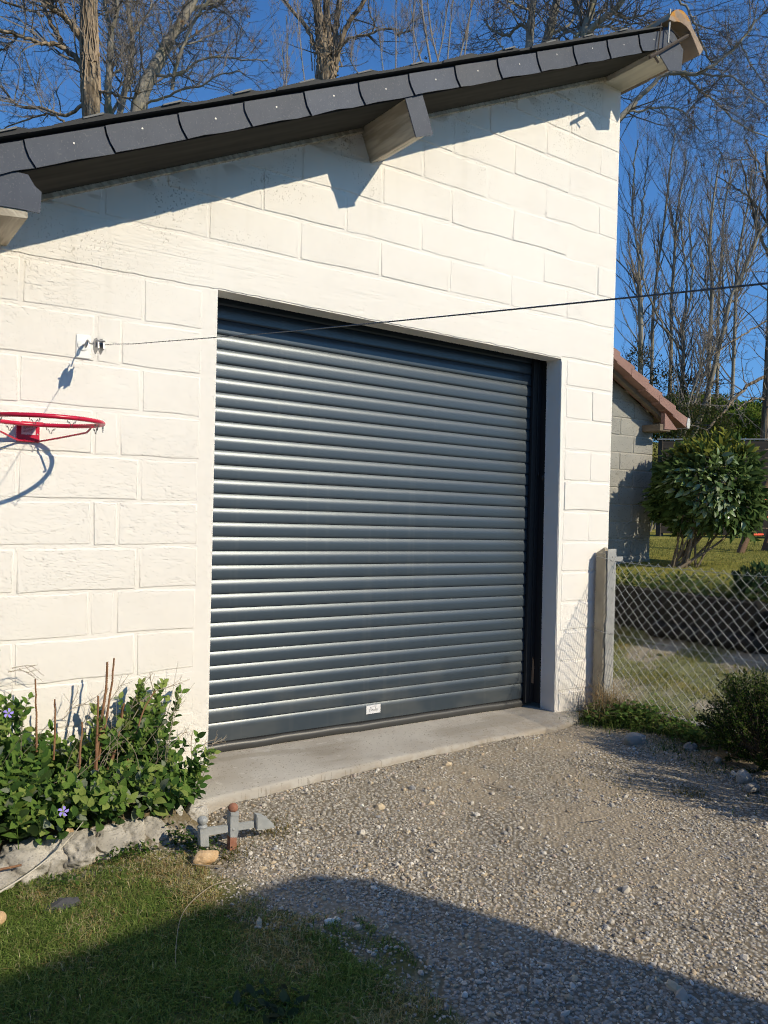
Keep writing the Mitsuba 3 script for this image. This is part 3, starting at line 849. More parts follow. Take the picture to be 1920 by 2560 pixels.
part(br, 'screw', trimesh.creation.icosphere(subdivisions=1, radius=0.004).apply_transform(np.diag([1, .5, 1, 1])).apply_translation((0.765, -0.0125, 1.632)), 'nail_metal')
for s in (-1, 1):
    part(hoop, 'brace', tube(spline([(0.727 + s * 0.012, -0.020, 1.604), (0.727 + s * 0.05, -0.035, 1.603), (0.727 + s * 0.17, -0.22, 1.633), (0.727 + s * 0.187, -0.255, 1.640), (0.727 + s * 0.196, -0.29, 1.660)], 18), 0.0042, 6), 'red_paint', smooth=50)
for q in (0.25, 1.25, 2.0, 2.9, 3.7, 4.35, 4.95, 5.55, 6.1):
    c = hc + np.array([0.225 * math.cos(q), 0.225 * math.sin(q), -0.010]); tdir = np.array([-math.sin(q), math.cos(q), 0])
    zz = [(-0.018, 0), (-0.016, -0.009), (-0.010, -0.012), (-0.012, -0.004), (-0.006, -0.013), (-0.003, -0.026), (0.002, -0.026), (0.006, -0.013), (0.012, -0.004), (0.010, -0.012), (0.016, -0.009), (0.018, 0)]
    part(hoop, 'net_hook', tube([c + tdir * u + np.array([0, 0, w]) for u, w in zz], 0.0014, 4), 'hook_wire')

# ------------------------------------------------------------------ chain-link fence by the pier
fence = thing('chain_link_fence', 'sagging chain-link fence running out from a concrete post at the garage pier', 'fence')


def post(x0, x1, y0, y1, z0, z1, apex):
    b = 0.008
    base = box(x0, x1, y0, y1, z0, z1, b)
    c = ((x0 + x1) / 2, (y0 + y1) / 2)
    cap = trimesh.convex.convex_hull(np.array([(x0 + b, y0 + b, z1 - .001), (x1 - b, y0 + b, z1 - .001), (x0 + b, y1 - b, z1 - .001), (x1 - b, y1 - b, z1 - .001), (c[0] + 0.01, c[1], apex), (c[0] - 0.01, c[1], apex)]))
    return cat([base, cap])


part(fence, 'concrete_post', post(4.464, 4.556, -0.112, -0.020, -0.3, 1.064, 1.098), 'post_concrete', label='square concrete fence post with a pointed top')
r_ = np.random.default_rng(12)
zz_ = np.linspace(-0.25, 1.09, 24)
edge = 0.003 * r_.normal(size=24)
stp = sg.Polygon(list(zip(4.475 + edge, zz_)) + list(zip(4.562 + 0.001 * r_.normal(size=24), zz_[::-1])))
strip_k = part(fence, 'metal_strip', cat([prism(stp, 'y', -0.122, -0.116), box(4.557, 4.563, -0.116, -0.06, -0.2, 1.085)]), 'galvanised', label='flat galvanised strip with bolt holes beside the post')
for i in range(10):
    h_ = trimesh.creation.cylinder(0.0038, 0.0015, sections=8)
    h_.apply_transform(mtx((4.520 + 0.003 * math.sin(i), -0.1225, 0.06 + i * 0.108), x=(1, 0, 0), y=(0, 0, 1), z=(0, -1, 0)))
    part(strip_k, 'bolt_hole', h_, 'bolt_hole')
part(fence, 'latch_plate', box(4.564, 4.65, -0.112, -0.107, 1.000, 1.034, 0.001), 'galvanised')
# the mesh: zigzag wires hung side by side, hooked through each other
MP, MV = 0.0775, 0.0765
mesh_lines = []


def mesh_pt(s, z):
    """s metres out from the pier, z up: the netting bellies a little."""
    return np.array([4.556 - 0.040 * min(s / 0.35, 1) - 0.014 * math.sin(s * 5 + 1) * math.sin(max(z, 0) * 3.0) + 0.02 * sstep(0.45, 0.0, z), -0.115 - s, z])


for i in range(46):
    top_z = 1.014 + 0.005 * math.sin(i * 1.7)
    pts = []
    for k in range(27):
        side = (k + i) % 2
        p = mesh_pt((i + side) * MP / 2, top_z - k * MV / 2)
        p[0] += 0.0016 * (1 if side else -1)
        pts.append(p)
    mesh_lines.append((np.array(pts), np.full(27, 0.0021)))
part(fence, 'wire_netting', tubes(mesh_lines, 5), 'wire_metal')
for z_, s0 in ((1.004, 0.0), (0.50, 0.0), (0.04, 0.0)):
    part(fence, 'straining_wire', tube([mesh_pt(s, z_ - 0.012 * math.sin(s * 2)) + [0.004, 0, 0] for s in np.linspace(s0, 2.0, 24)], 0.0016, 5), 'wire_metal')
for z_ in (1.035, 0.52):
    loop = [(4.461, -0.02, z_), (4.461, -0.07, z_ - 0.006), (4.461, -0.114, z_ - 0.012), (4.50, -0.126, z_ - 0.02), (4.53, -0.126, z_ - 0.03), (4.566, -0.124, z_ + 0.01)]
    part(fence, 'tie_wire', tube(spline(loop, 18), 0.0015, 4), 'wire_metal')

# kerb under the netting
ys_k = np.linspace(-0.12, -2.6, 30)
kv, kf = [], []
kprof = [(-0.035, -0.2), (-0.036, 0.0), (-0.028, 0.018), (0.03, 0.022), (0.038, 0.0), (0.04, -0.2)]
for y in ys_k:
    for dx, z in kprof:
        w = 0.010 * (meshkit.fbm(np.array([[dx * 20, y * 6, z * 9]]), 3)[0] - 0.5)
        kv.append((4.645 + dx + 0.6 * w, y, z - 0.01 + w + 0.012 * math.sin(y * 3)))
n_ = len(kprof)
for k in range(len(ys_k) - 1):
    for i in range(n_ - 1):
        a_ = k * n_ + i
        kf += [[a_, a_ + 1, a_ + n_ + 1], [a_, a_ + n_ + 1, a_ + n_]]
struct('kerb', trimesh.Trimesh(np.array(kv), np.array(kf), process=False), 'rough_concrete', smooth=40)

# ------------------------------------------------------------------ retaining wall of the terrace
rw = thing('retaining_wall', 'low dark concrete retaining wall holding up the lawn behind the fence', 'wall')
Y0, Y1 = 2.2, -0.28


def rwx(y):
    return 6.085 + 0.06 * (y - 1.0) / 1.5


cop = []
for y0, y1 in ((2.2, 1.05), (1.045, 0.30), (0.295, -0.28)):
    r = np.random.default_rng(int(y0 * 100))
    v = box(0, 1, 0, 1, 0, 1, 0.03).vertices
    x0 = rwx((y0 + y1) / 2)
    m = box(x0 - 0.02, x0 + 0.14, y1, y0, 0.20, 0.655 + r.normal(0, 0.004), 0.008)
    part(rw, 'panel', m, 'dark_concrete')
for i in range(11):
    r = np.random.default_rng(300 + i)
    y = -0.42 - (i % 6) * 0.21 + (0.1 if i > 5 else 0); z = 0.36 + (0.19 if i > 5 else 0)
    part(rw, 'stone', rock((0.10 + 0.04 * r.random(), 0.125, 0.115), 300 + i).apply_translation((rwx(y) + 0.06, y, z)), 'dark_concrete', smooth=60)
for i in range(6):
    r = np.random.default_rng(330 + i)
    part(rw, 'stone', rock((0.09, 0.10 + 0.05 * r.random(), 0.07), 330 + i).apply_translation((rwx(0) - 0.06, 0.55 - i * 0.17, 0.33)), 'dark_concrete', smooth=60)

# ------------------------------------------------------------------ the shed behind
shed = thing('shed', 'grey block shed with a brown tiled roof behind the garage corner', 'shed')
SY, SX = 2.42, 8.36


def shed_roof(x):
    return 2.385 + (8.60 - np.asarray(x, float)) * 0.487


wp = sg.Polygon([(5.2, 0.55), (SX, 0.55), (SX, float(shed_roof(SX)) + 0.02), (5.2, float(shed_roof(5.2)))])
sw = part(shed, 'wall', cat([prism(wp, 'y', SY + 0.008, SY + 0.2), box(SX - 0.2, SX, SY + 0.2, 5.5, 0.5, 2.55)]), 'grey_mortar')
clip = sg.Polygon([(5.2, 0), (SX, 0), (SX, float(shed_roof(SX))), (5.2, float(shed_roof(5.2)) - 0.02)])
rows = [0.60 + 0.2065 * i for i in range(14)]
for i, (z0, z1) in enumerate(zip(rows, rows[1:])):
    off = SX - (0.37 if i % 2 else 0.62)
    xs = [SX, off, off - 0.51, off - 1.02, off - 1.53, off - 2.04]
    for b, a_ in zip(xs, xs[1:]):
        bl = sg.box(a_ + 0.006, z0 + 0.006, b - (0.006 if b < SX else 0), z1 - 0.006).intersection(clip)
        if bl.is_empty or bl.area < 0.002 or bl.geom_type != 'Polygon': continue
        part(sw, 'block', slab_piece(bl, SY - 0.001, SY + 0.012, 0.006, seeded(a_, z0 + 3), 0.0015, 0.2), 'grey_block', smooth=40)
ov = SY - 0.27
sr = part(shed, 'roof', prism(sg.Polygon([(5.2, float(shed_roof(5.2)) + 0.06), (8.54, float(shed_roof(8.54)) + 0.06), (8.54, float(shed_roof(8.54)) + 0.085), (5.2, float(shed_roof(5.2)) + 0.085)]), 'y', ov + 0.05, 5.7), 'shed_timber')
for i in range(4):
    y = ov + 0.07 + i * 0.9 if i else ov + 0.10
    part(sr, 'rafter', prism(sg.Polygon([(5.3, float(shed_roof(5.3)) - 0.05), (8.36, float(shed_roof(8.36)) - 0.05), (8.36, float(shed_roof(8.36)) + 0.058), (5.3, float(shed_roof(5.3)) + 0.058)]), 'y', y, y + 0.055), 'shed_timber')
for i, x in enumerate((6.85, 7.35, 7.83, 8.22)):
    part(sr, 'batten', box(x, x + 0.05, ov + 0.02, SY + 0.1, float(shed_roof(x)) + 0.0, float(shed_roof(x)) + 0.05, 0.004), 'old_timber')
part(shed, 'wall_plate', box(SX - 0.22, SX - 0.02, ov + 0.01, SY + 0.02, 2.32, 2.40, 0.004), 'shed_timber')
part(shed, 'boxed_end', prism(sg.Polygon([(8.205, 2.535), (8.205, 2.340), (8.455, 2.350)]), 'y', ov - 0.005, ov + 0.05), 'brown_tile', label='brown boxed eaves end under the lowest tile')
# verge tiles, each overlapping the one below it
tl = 0.263
for i in range(13):
    a_ = 8.60 - (i + 1) * tl
    b = a_ + tl + 0.05
    lift0, lift1 = 0.125, 0.098
    c = [(a_, float(shed_roof(a_)) - 0.005), (b, float(shed_roof(b)) + 0.012), (b, float(shed_roof(b)) + lift0 + 0.016), (a_, float(shed_roof(a_)) + lift1)]
    part(sr, 'verge_tile', prism(sg.Polygon(c).buffer(-0.006).buffer(0.006), 'y', ov - 0.02 - 0.004 * (i % 2), ov + 0.24), 'brown_tile')
    c = [(a_, float(shed_roof(a_)) + 0.088), (b, float(shed_roof(b)) + 0.10), (b, float(shed_roof(b)) + 0.118), (a_, float(shed_roof(a_)) + 0.102)]
    part(sr, 'tile_course', prism(sg.Polygon(c), 'y', ov + 0.243, 5.75), 'brown_tile')
gp = [(8.88 + 0.055 * math.cos(t), 2.485 + 0.055 * math.sin(t)) for t in np.linspace(math.pi, 2 * math.pi, 10)]
part(shed, 'gutter', prism(sg.Polygon([(8.62, 2.38), (8.66, 2.38), (8.675, 2.43), (8.67, 2.49), (8.645, 2.51), (8.62, 2.49), (8.605, 2.42)]), 'y', ov - 0.03, 5.7), 'pipe_grey', label='pale gutter end at the eaves')

# ------------------------------------------------------------------ leaves
def leaf_shape(n=4, fold=0.18, curl=0.15, wid=0.5):
    """A folded leaf one unit long along +x, its width wid, face up."""
    t = np.linspace(0, 1, n + 1)
    w = 0.5 * wid * np.sin(np.pi * t ** 0.8) ** 0.8
    V, F = [], []
    for ti, wi in zip(t, w):
        zc = -curl * ti * ti
        V += [(ti, 0, zc), (ti, wi, zc + fold * wi), (ti, -wi, zc + fold * wi)]
    for i in range(n):
        a_ = i * 3; b = a_ + 3
        if i == 0: F += [[a_, b, b + 1], [a_, b + 2, b]]
        elif i == n - 1: F += [[a_, b, a_ + 1], [a_, a_ + 2, b]]
        else: F += [[a_, b, b + 1], [a_, b + 1, a_ + 1], [a_, b + 2, b], [a_, a_ + 2, b + 2]]
    return np.array(V, float), np.array(F)


LV, LF = leaf_shape()
LEAF_BROAD = leaf_shape(4, 0.25, 0.22, 0.62)
LEAF_LONG = leaf_shape(4, 0.22, 0.28, 0.40)
SMALL_V = np.array([(0, 0, 0), (0.5, 0.28, 0.06), (1, 0, -0.08), (0.5, -0.28, 0.06)]); SMALL_F = np.array([[0, 2, 1], [0, 3, 2]])


def frame_for(d, up):
    d = d / np.linalg.norm(d); y = np.cross(up, d)
    if np.linalg.norm(y) < 1e-3: y = np.cross([1, 0, 0.2], d)
    y /= np.linalg.norm(y)
    return d, y, np.cross(d, y)


def scatter_leaves(pos, dirs, ups, size, shape=(SMALL_V, SMALL_F)):
    """One mesh of many leaves. dirs, ups (n,3), size (n,)."""
    d = dirs / (np.linalg.norm(dirs, axis=1, keepdims=True) + 1e-9)
    y = np.cross(ups, d); y /= np.linalg.norm(y, axis=1, keepdims=True) + 1e-9
    z = np.cross(d, y)
    v, f = shape
    V = pos[:, None] + size[:, None, None] * (v[None, :, :1] * d[:, None] + v[None, :, 1:2] * y[:, None] + v[None, :, 2:] * z[:, None])
    F = f[None] + (np.arange(len(pos)) * len(v))[:, None, None]
    return V.reshape(-1, 3), F.reshape(-1, 3), len(v)


def leaf_colors(n, per, palette, r, weights=None, jitter=0.18):
    c = np.array(palette)[r.choice(len(palette), n, p=weights)]
    c = c * (1 + jitter * r.normal(size=(n, 1))) * (1 + 0.06 * r.normal(size=(n, 3)))
    return np.repeat(np.clip(c, 0.004, 0.9), per, 0)


LEAF_PLY = {}


def leaf_part(parent, shape_name, shape, mat, p, d, up, s, name='leaf'):
    key = (shape_name, mat)
    if key not in LEAF_PLY:
        LEAF_PLY[key] = mikit.ply(trimesh.Trimesh(shape[0], shape[1], process=False), mat, smooth=True)
    x, y, z = frame_for(np.asarray(d, float), np.asarray(up, float))
    part(parent, name, LEAF_PLY[key], None, to_world=mtx(p, x * s, y * s, z * s))


def flower(parent, p, face, s):
    """Five twisted petals round a small throat."""
    x, y, z = frame_for(np.asarray(face, float), np.array([0.1, 0.2, 1.0]))
    # x looks out of the flower
    k = part(parent, 'flower', tube([np.asarray(p) - x * 0.012, np.asarray(p) + x * 0.001], [0.001, 0.0035], 7), 'leaf_light')
    for i in range(5):
        q = 2 * math.pi * i / 5
        u = math.cos(q) * y + math.sin(q) * z; w = -math.sin(q) * y + math.cos(q) * z
        P = np.asarray(p)
        V = np.array([P + u * 0.12 * s, P + u * 0.45 * s + w * 0.22 * s + x * 0.05 * s, P + u * s + w * 0.42 * s, P + u * 0.98 * s - w * 0.05 * s + x * 0.06 * s, P + u * 0.62 * s - w * 0.26 * s + x * 0.02 * s])
        part(k, 'petal', trimesh.Trimesh(V, [[0, 1, 4], [1, 2, 3], [1, 3, 4]], process=False), 'petal')


# ------------------------------------------------------------------ the flower bed
bed_r = np.random.default_rng(21)
# (x, y, height, spread, leaf count, label)
PERI = [
    (0.22, -0.16, 0.62, 0.16, 'tall periwinkle against the wall at the left edge of the photo'),
    (0.42, -0.14, 0.70, 0.12, 'tallest periwinkle, its shoots standing free against the cream wall'),
    (0.16, -0.38, 0.44, 0.17, 'periwinkle in front at the far left, above the left-hand border stones'),
    (0.46, -0.36, 0.40, 0.17, 'periwinkle in front of the tallest shoots, left of the cut stems'),
    (0.60, -0.12, 0.52, 0.13, 'periwinkle at the wall just left of the cut stems'),
    (0.72, -0.41, 0.24, 0.14, 'low periwinkle over the border stones below the cut stems'),
    (0.88, -0.10, 0.34, 0.09, 'periwinkle at the wall behind the cut stems'),
    (0.98, -0.39, 0.24, 0.15, 'low periwinkle spilling over the border right of the cut stems'),
    (1.14, -0.10, 0.40, 0.12, 'dense periwinkle clump at the wall between cut stems and door'),
    (1.26, -0.07, 0.50, 0.07, 'single upright periwinkle shoot nearest the door jamb'),
    (1.32, -0.22, 0.28, 0.13, 'periwinkle trailing over the left end of the concrete sill'),
    (1.18, -0.40, 0.16, 0.12, 'periwinkle sprawling on the ground beside the iron gate stop'),
]
FLOWERS = [(1, 0.96, 3), (0, 0.8, 0), (3, 0.7, 2), (5, 0.8, 1), (2, 0.5, 1), (4, 0.85, 0), (0, 0.95, 4), (2, 0.85, 5)]
tips = {}
LMATS = ['leaf_dark', 'leaf_mid', 'leaf_light', 'leaf_glare']
TOCAM = lambda p: (EYE - p) / np.linalg.norm(EYE - p)
for pi_, (px_, py_, hh, sp, lab) in enumerate(PERI):
    r = np.random.default_rng(500 + pi_)
    th = thing('periwinkle', lab, 'periwinkle')
    base_z = float(gz(px_, py_)) - 0.02
    stems, leaves = [], []
    nst = int(16 + 30 * sp / 0.15 * (0.6 + hh))
    for s in range(nst):
        b = np.array([px_ + r.normal(0, sp * 0.55), min(py_ + r.normal(0, sp * 0.4), -0.03), base_z])
        ang = r.uniform(0, 2 * math.pi)
        reach = sp * (0.3 + 0.9 * r.random())
        h = hh * ((0.6 + 0.4 * r.random()) if hh > 0.6 else (0.35 + 0.65 * r.random() ** 0.7))
        tip = b + np.array([reach * math.cos(ang), reach * math.sin(ang) - 0.06, h])
        tip[1] = min(tip[1], -0.025)
        mid = (b + tip) / 2 + np.array([-0.3 * reach * math.cos(ang), -0.2 * reach * math.sin(ang), 0.15 * h])
        mid[1] = min(mid[1], -0.025)
        n = 9
        t = np.linspace(0, 1, n)[:, None]
        P = (1 - t) ** 2 * b + 2 * t * (1 - t) * mid + t * t * tip
        stems.append((P, np.linspace(0.0017, 0.0009, n)))
        tips.setdefault(pi_, []).append(tip)
        step = 0.034
        L = np.linalg.norm(np.diff(P, axis=0), axis=1).sum()
        for q in np.arange(0.12, 1.0, step / L):
            i = min(int(q * (n - 1)), n - 2); f_ = q * (n - 1) - i
            p = P[i] * (1 - f_) + P[i + 1] * f_
            ax_ = P[i + 1] - P[i]; ax_ /= np.linalg.norm(ax_)
            side = np.cross(ax_, [math.cos(q * 37 + s), math.sin(q * 37 + s), 0.1]); side /= np.linalg.norm(side)
            for sg_ in (-1, 1):
                d = side * sg_ * 0.9 + ax_ * (0.35 + 0.6 * q) + np.array([0, -0.12, 0.05])
                sz = (0.052 - 0.022 * q) * r.uniform(0.55, 1.6)
                if p[1] + d[1] * sz > -0.006: d[1] = -abs(d[1])
                leaves.append((p, d, ax_ * 0.4 + r.normal(0, 0.35, 3) + SUN * 0.8 + np.array([0, -0.1, 0.3]), sz, q))
    # the leaves that show largest become parts; the rest are one mass
    score = np.array([(p - np.array([px_, py_, 0])) @ np.array([-0.25, -0.6, 0.75]) + 0.04 * r.random() for p, *_ in leaves])
    order = np.argsort(-score)
    keep = set(order[:170].tolist())
    rest = [l for i, l in enumerate(leaves) if i not in keep]
    part(th, 'stem', tubes(stems, 4), 'leaf_mid', kind='stuff')
    for i in keep:
        p, d, up, sz, q = leaves[i]
        m = LMATS[r.choice(4, p=[0.24, 0.38, 0.20, 0.18])] if q < 0.8 else LMATS[r.choice(4, p=[0.1, 0.45, 0.4, 0.05])]
        leaf_part(th, 'broad', LEAF_BROAD, m, p, d, up, sz)
    if rest:
        P = np.array([l[0] for l in rest]); D = np.array([l[1] for l in rest]); U = np.array([l[2] for l in rest]); S = np.array([l[3] for l in rest])
        v, f, per = scatter_leaves(P, D, U, S, LEAF_BROAD)
        part(th, 'foliage', trimesh.Trimesh(v, f, process=False), 'leaf_paint', kind='stuff', smooth=True, color=leaf_colors(len(rest), per, [LEAFS['leaf_dark'], LEAFS['leaf_mid'], (0.05, 0.09, 0.03)], r))
    for fi, (pp, lev, pick) in enumerate(FLOWERS):
        if pp != pi_: continue
        tl_ = sorted(tips[pi_], key=lambda q: -((q - np.array([px_, py_, 0])) @ np.array([-0.1, -0.7, 0.6])))
        p = tl_[pick % len(tl_)]; p = p + TOCAM(p) * 0.045
        flower(th, p, TOCAM(p) + np.array([0.2, 0, 0.3]), 0.019)

# the shrub cut back to stubs
shrub = thing('pruned_shrub', 'pruned shrub of bare reddish cut stems standing among the periwinkle', 'shrub')


def wallpx(px, py, y):
    d = FWD + RIGHT * (px - 960) / FOC - UP * (py - 1280) / FOC
    return EYE + d * ((y - EYE[1]) / d[1])


STUBS = [((246, 1900), (278, 1720), (285, 1645), -0.20, 0.0070), ((238, 1920), (262, 1740), (268, 1655), -0.22, 0.0085), ((240, 1930), (243, 1830), (245, 1740), -0.26, 0.0075), ((275, 1915), (300, 1820), (310, 1758), -0.21, 0.0085), ((268, 1925), (292, 1840), (306, 1765), -0.20, 0.0065),
         ((310, 1960), (325, 1880), (340, 1835), -0.24, 0.0060), ((340, 1835), (362, 1770), (388, 1727), -0.24, 0.0050), ((198, 1925), (203, 1850), (205, 1805), -0.27, 0.0065), ((150, 2025), (152, 1990), (155, 1970), -0.40, 0.0055), ((134, 1900), (138, 1800), (137, 1748), -0.16, 0.0060), ((92, 1880), (90, 1770), (88, 1698), -0.15, 0.0060), ((282, 2035), (288, 2010), (285, 1995), -0.40, 0.005)]
for a_, b, c, y, rr in STUBS:
    pts = spline([wallpx(*a_, y - 0.03), wallpx(*b, y), wallpx(*c, y + 0.01)], 8)
    pts[1:-1] += bed_r.normal(0, 0.0015, (6, 3))
    part(shrub, 'stem', tube(pts, np.linspace(rr * 0.78, rr * 0.54, 8), 7), 'cut_stem', smooth=40)
tw = []
TWIGS = [((300, 1850), (340, 1740), (382, 1683), -0.14), ((250, 1790), (290, 1730), (322, 1687), -0.12), ((330, 1800), (360, 1750), (380, 1727), -0.2), ((386, 1728), (430, 1715), (476, 1697), -0.18), ((384, 1727), (376, 1700), (372, 1690), -0.2), ((380, 1735), (330, 1770), (310, 1800), -0.2),
         ((335, 1850), (350, 1800), (372, 1770), -0.1), ((290, 1900), (320, 1840), (378, 1822), -0.2), ((345, 1840), (362, 1825), (380, 1821), -0.15), ((165, 1780), (180, 1760), (196, 1726), -0.1), ((155, 1800), (195, 1762), (240, 1764), -0.15), ((30, 1670), (75, 1665), (110, 1690), -0.1), ((20, 1680), (55, 1676), (95, 1700), -0.15),
         ((265, 1860), (255, 1790), (270, 1720), -0.1), ((230, 1960), (270, 1880), (330, 1840), -0.25), ((420, 1790), (400, 1775), (340, 1770), -0.1), ((480, 1910), (478, 1850), (482, 1830), -0.05), ((500, 1900), (512, 1860), (535, 1850), -0.03), ((505, 1895), (530, 1865), (545, 1835), -0.04), ((530, 1860), (555, 1850), (568, 1842), -0.05), ((440, 1850), (465, 1830), (470, 1840), -0.06)]
for a_, b, c, y in TWIGS:
    pts = spline([wallpx(*a_, y - 0.02), wallpx(*b, y), wallpx(*c, y)], 10)
    tw.append((pts, np.linspace(0.0022, 0.0009, 10)))
    for k in range(4):
        i = 3 + k; d = pts[i + 1] - pts[i]; d /= np.linalg.norm(d)
        q = pts[i] + (d * 0.8 + bed_r.normal(0, 0.5, 3)) * bed_r.uniform(0.03, 0.07); q[1] = min(q[1], -0.01)
        tw.append((np.array([pts[i], (pts[i] + q) / 2 + bed_r.normal(0, 0.003, 3), q]), np.array([0.0012, 0.0010, 0.0006])))
for i in range(46):
    x_ = bed_r.uniform(0.35, 1.30); y_ = bed_r.uniform(-0.32, -0.06)
    b_ = np.array([x_, y_, float(gz(x_, y_)) + 0.05]); d_ = np.array([bed_r.normal(0.15, 0.45), bed_r.normal(-0.1, 0.3), 1.0]); d_ /= np.linalg.norm(d_)
    L_ = bed_r.uniform(0.22, 0.52)
    q_ = b_ + d_ * L_; q_[1] = min(q_[1], -0.015)
    m_ = (b_ + q_) / 2 + bed_r.normal(0, 0.03, 3); m_[1] = min(m_[1], -0.015)
    tw.append((spline([b_, m_, q_], 8), np.linspace(0.0019, 0.0007, 8)))
part(shrub, 'twig', tubes(tw, 4), 'dry_twig', kind='stuff')
# litter and dry stalks inside the bed
lit = []
for i in range(420):
    p = np.array([bed_r.uniform(-0.05, 1.38), bed_r.uniform(-0.50, -0.04), 0]); p[2] = gz(p[0], p[1]) + bed_r.uniform(0.0, 0.10)
    d = bed_r.normal(0, 1, 3); d[2] = abs(d[2]) * 0.8; d /= np.linalg.norm(d); L = bed_r.uniform(0.03, 0.14)
    lit.append((np.array([p, p + d * L * 0.5 + bed_r.normal(0, 0.004, 3), p + d * L]), np.array([0.0014, 0.0012, 0.0007])))
struct('bed_litter', tubes(lit, 4), 'dry_twig', label='dry stalks and twigs littering the flower bed', kind='stuff')

# ------------------------------------------------------------------ border stones
STONES = [
    (0.50, -0.56, 0.10, 0.10, 0.085, 'grey mortar-crusted border stone at the left edge of the photo, lying across the twig'),
    (0.645, -0.520, 0.105, 0.085, 0.10, 'broad pale border stone second from the left edge'),
    (0.755, -0.505, 0.075, 0.07, 0.095, 'round-topped border stone behind the white stick'),
    (0.845, -0.525, 0.075, 0.075, 0.105, 'upright grey border stone left of the gap in the edging'),
    (0.965, -0.490, 0.085, 0.08, 0.085, 'grey border stone just right of the gap in the edging'),
    (1.065, -0.480, 0.075, 0.07, 0.09, 'tan border stone in the middle of the edging'),
    (1.165, -0.465, 0.08, 0.07, 0.085, 'tan border stone with a dark leaf shadow on it'),
    (1.255, -0.43, 0.07, 0.06, 0.10, 'flat slanting border stone near the end of the edging'),
    (1.385, -0.40, 0.065, 0.05, 0.085, 'rounded grey stone among the leaves behind the gate stop'),
]
for i, (x, y, sx, sy, sz, lab) in enumerate(STONES):
    k = thing('border_stone', lab, 'stone', 'stones edging the flower bed')
    top(k, rock((sx * 1.02, sy, sz * 0.86), 700 + i, 4, 0.36, 2.4).apply_translation((x, y, -0.085 + sz * 0.36)), 'border_mortar', smooth=60)
k = thing('ochre_stone', 'ochre flint lying in front of the iron gate stop', 'stone')
top(k, rock((0.055, 0.032, 0.032), 41, 2, 0.35, 1.8).apply_translation((1.262, -0.80, -0.062)), 'ochre_flint', smooth=25)
k = thing('orange_stone', 'small orange stone in the grass at the left edge of the photo', 'stone')
top(k, rock((0.035, 0.03, 0.028), 43).apply_translation((0.49, -0.86, -0.068)), 'ochre_flint', smooth=30)
k = thing('grey_slab', 'flat grey stone half sunk in the sunlit grass', 'stone')
top(k, rock((0.060, 0.036, 0.020), 44, 3, 0.45, 3.0).apply_translation((0.715, -0.84, -0.084)), 'grey_stone', smooth=40)
sp_ = spline([(0.43, -0.78, -0.055), (0.53, -0.70, -0.05), (0.64, -0.645, -0.03), (0.76, -0.60, 0.02), (0.80, -0.585, 0.05)], 16)
k = thing('white_stick', 'long bleached stick leaning from the grass over the border stones', 'stick')
top(k, cat([tube(sp_, np.linspace(0.0045, 0.0018, 16), 6), tube([sp_[10], sp_[12] + [0.03, 0, 0.03], sp_[14] + [0.05, -0.01, 0.06]], 0.0018, 5)]), 'pale_stick')
for px0, py0, px1, py1, lab, w_ in ((1463, 2052, 1514, 2043, 'thin pale stick lying on the sunlit gravel', 0.0030), (1215, 1962, 1262, 1972, 'short dark stick on the gravel before the sill', 0.004), (560, 2165, 480, 2160, 'pale straw stalk lying by the ochre flint', 0.0020)):
    q = []
    for x_, y_ in ((px0, py0), ((px0 + px1) / 2, (py0 + py1) / 2 + 1.5), (px1, py1)):
        d = FWD + RIGHT * (x_ - 960) / FOC - UP * (y_ - 1280) / FOC
        q.append(EYE + d * ((-0.070 - EYE[2]) / d[2]))
    k = thing('stick', lab, 'stick')
    top(k, tube(spline(q, 8), w_, 5), 'dry_twig')
k = thing('fallen_leaf', 'curled brown leaf caught on the border stones', 'leaf')
d = FWD + RIGHT * (172 - 960) / FOC - UP * (2085 - 1280) / FOC
pl_ = EYE + d * ((-0.50 - EYE[1]) / d[1])
x_, y_, z_ = frame_for(np.array([0.1, -0.3, -1.0]), np.array([-0.3, -1.0, 0.3]))
top(k, trimesh.Trimesh(np.array(LEAF_BROAD[0]) @ np.array([x_, y_, z_]) * 0.05 + pl_ + [0, 0, 0.03], LEAF_BROAD[1], process=False), 'ochre_flint')
k = thing('brown_stick', 'short brown stick lying on the leftmost border stone', 'stick')
top(k, tube(spline([(0.40, -0.655, 0.0), (0.50, -0.642, 0.005), (0.615, -0.63, 0.0)], 10), 0.0042, 6), 'cut_stem')
k = thing('vine_runner', 'thin pale runner trailing from the gravel across the lawn shadow', 'runner')
run = spline([(1.28, -1.00, -0.075), (1.20, -1.02, -0.066), (1.10, -1.09, -0.062), (1.02, -1.18, -0.060), (0.95, -1.32, -0.062), (0.90, -1.45, -0.070)], 24)
top(k, tube(run, np.linspace(0.0018, 0.0009, 24), 5), 'dry_twig')

# ------------------------------------------------------------------ the iron gate stop
gs = thing('gate_stop', 'old grey iron gate stop with a rusty foot standing in the gravel', 'gate stop')
GY = -0.73


def gspx(px, py, dy=0.0):
    """A point of the gate stop, which stands square to the door, from where it is seen."""
    d = FWD + RIGHT * (px - 960) / FOC - UP * (py - 1280) / FOC
    p = EYE + d * ((GY - EYE[1]) / d[1])
    return np.array([p[0], p[2]])


def gsx(x, y, s=1659 / 320):
    return gspx(440 + x / s, 1970 + y / s)


def gpoly(pts): return sg.Polygon([gsx(*p) for p in pts])


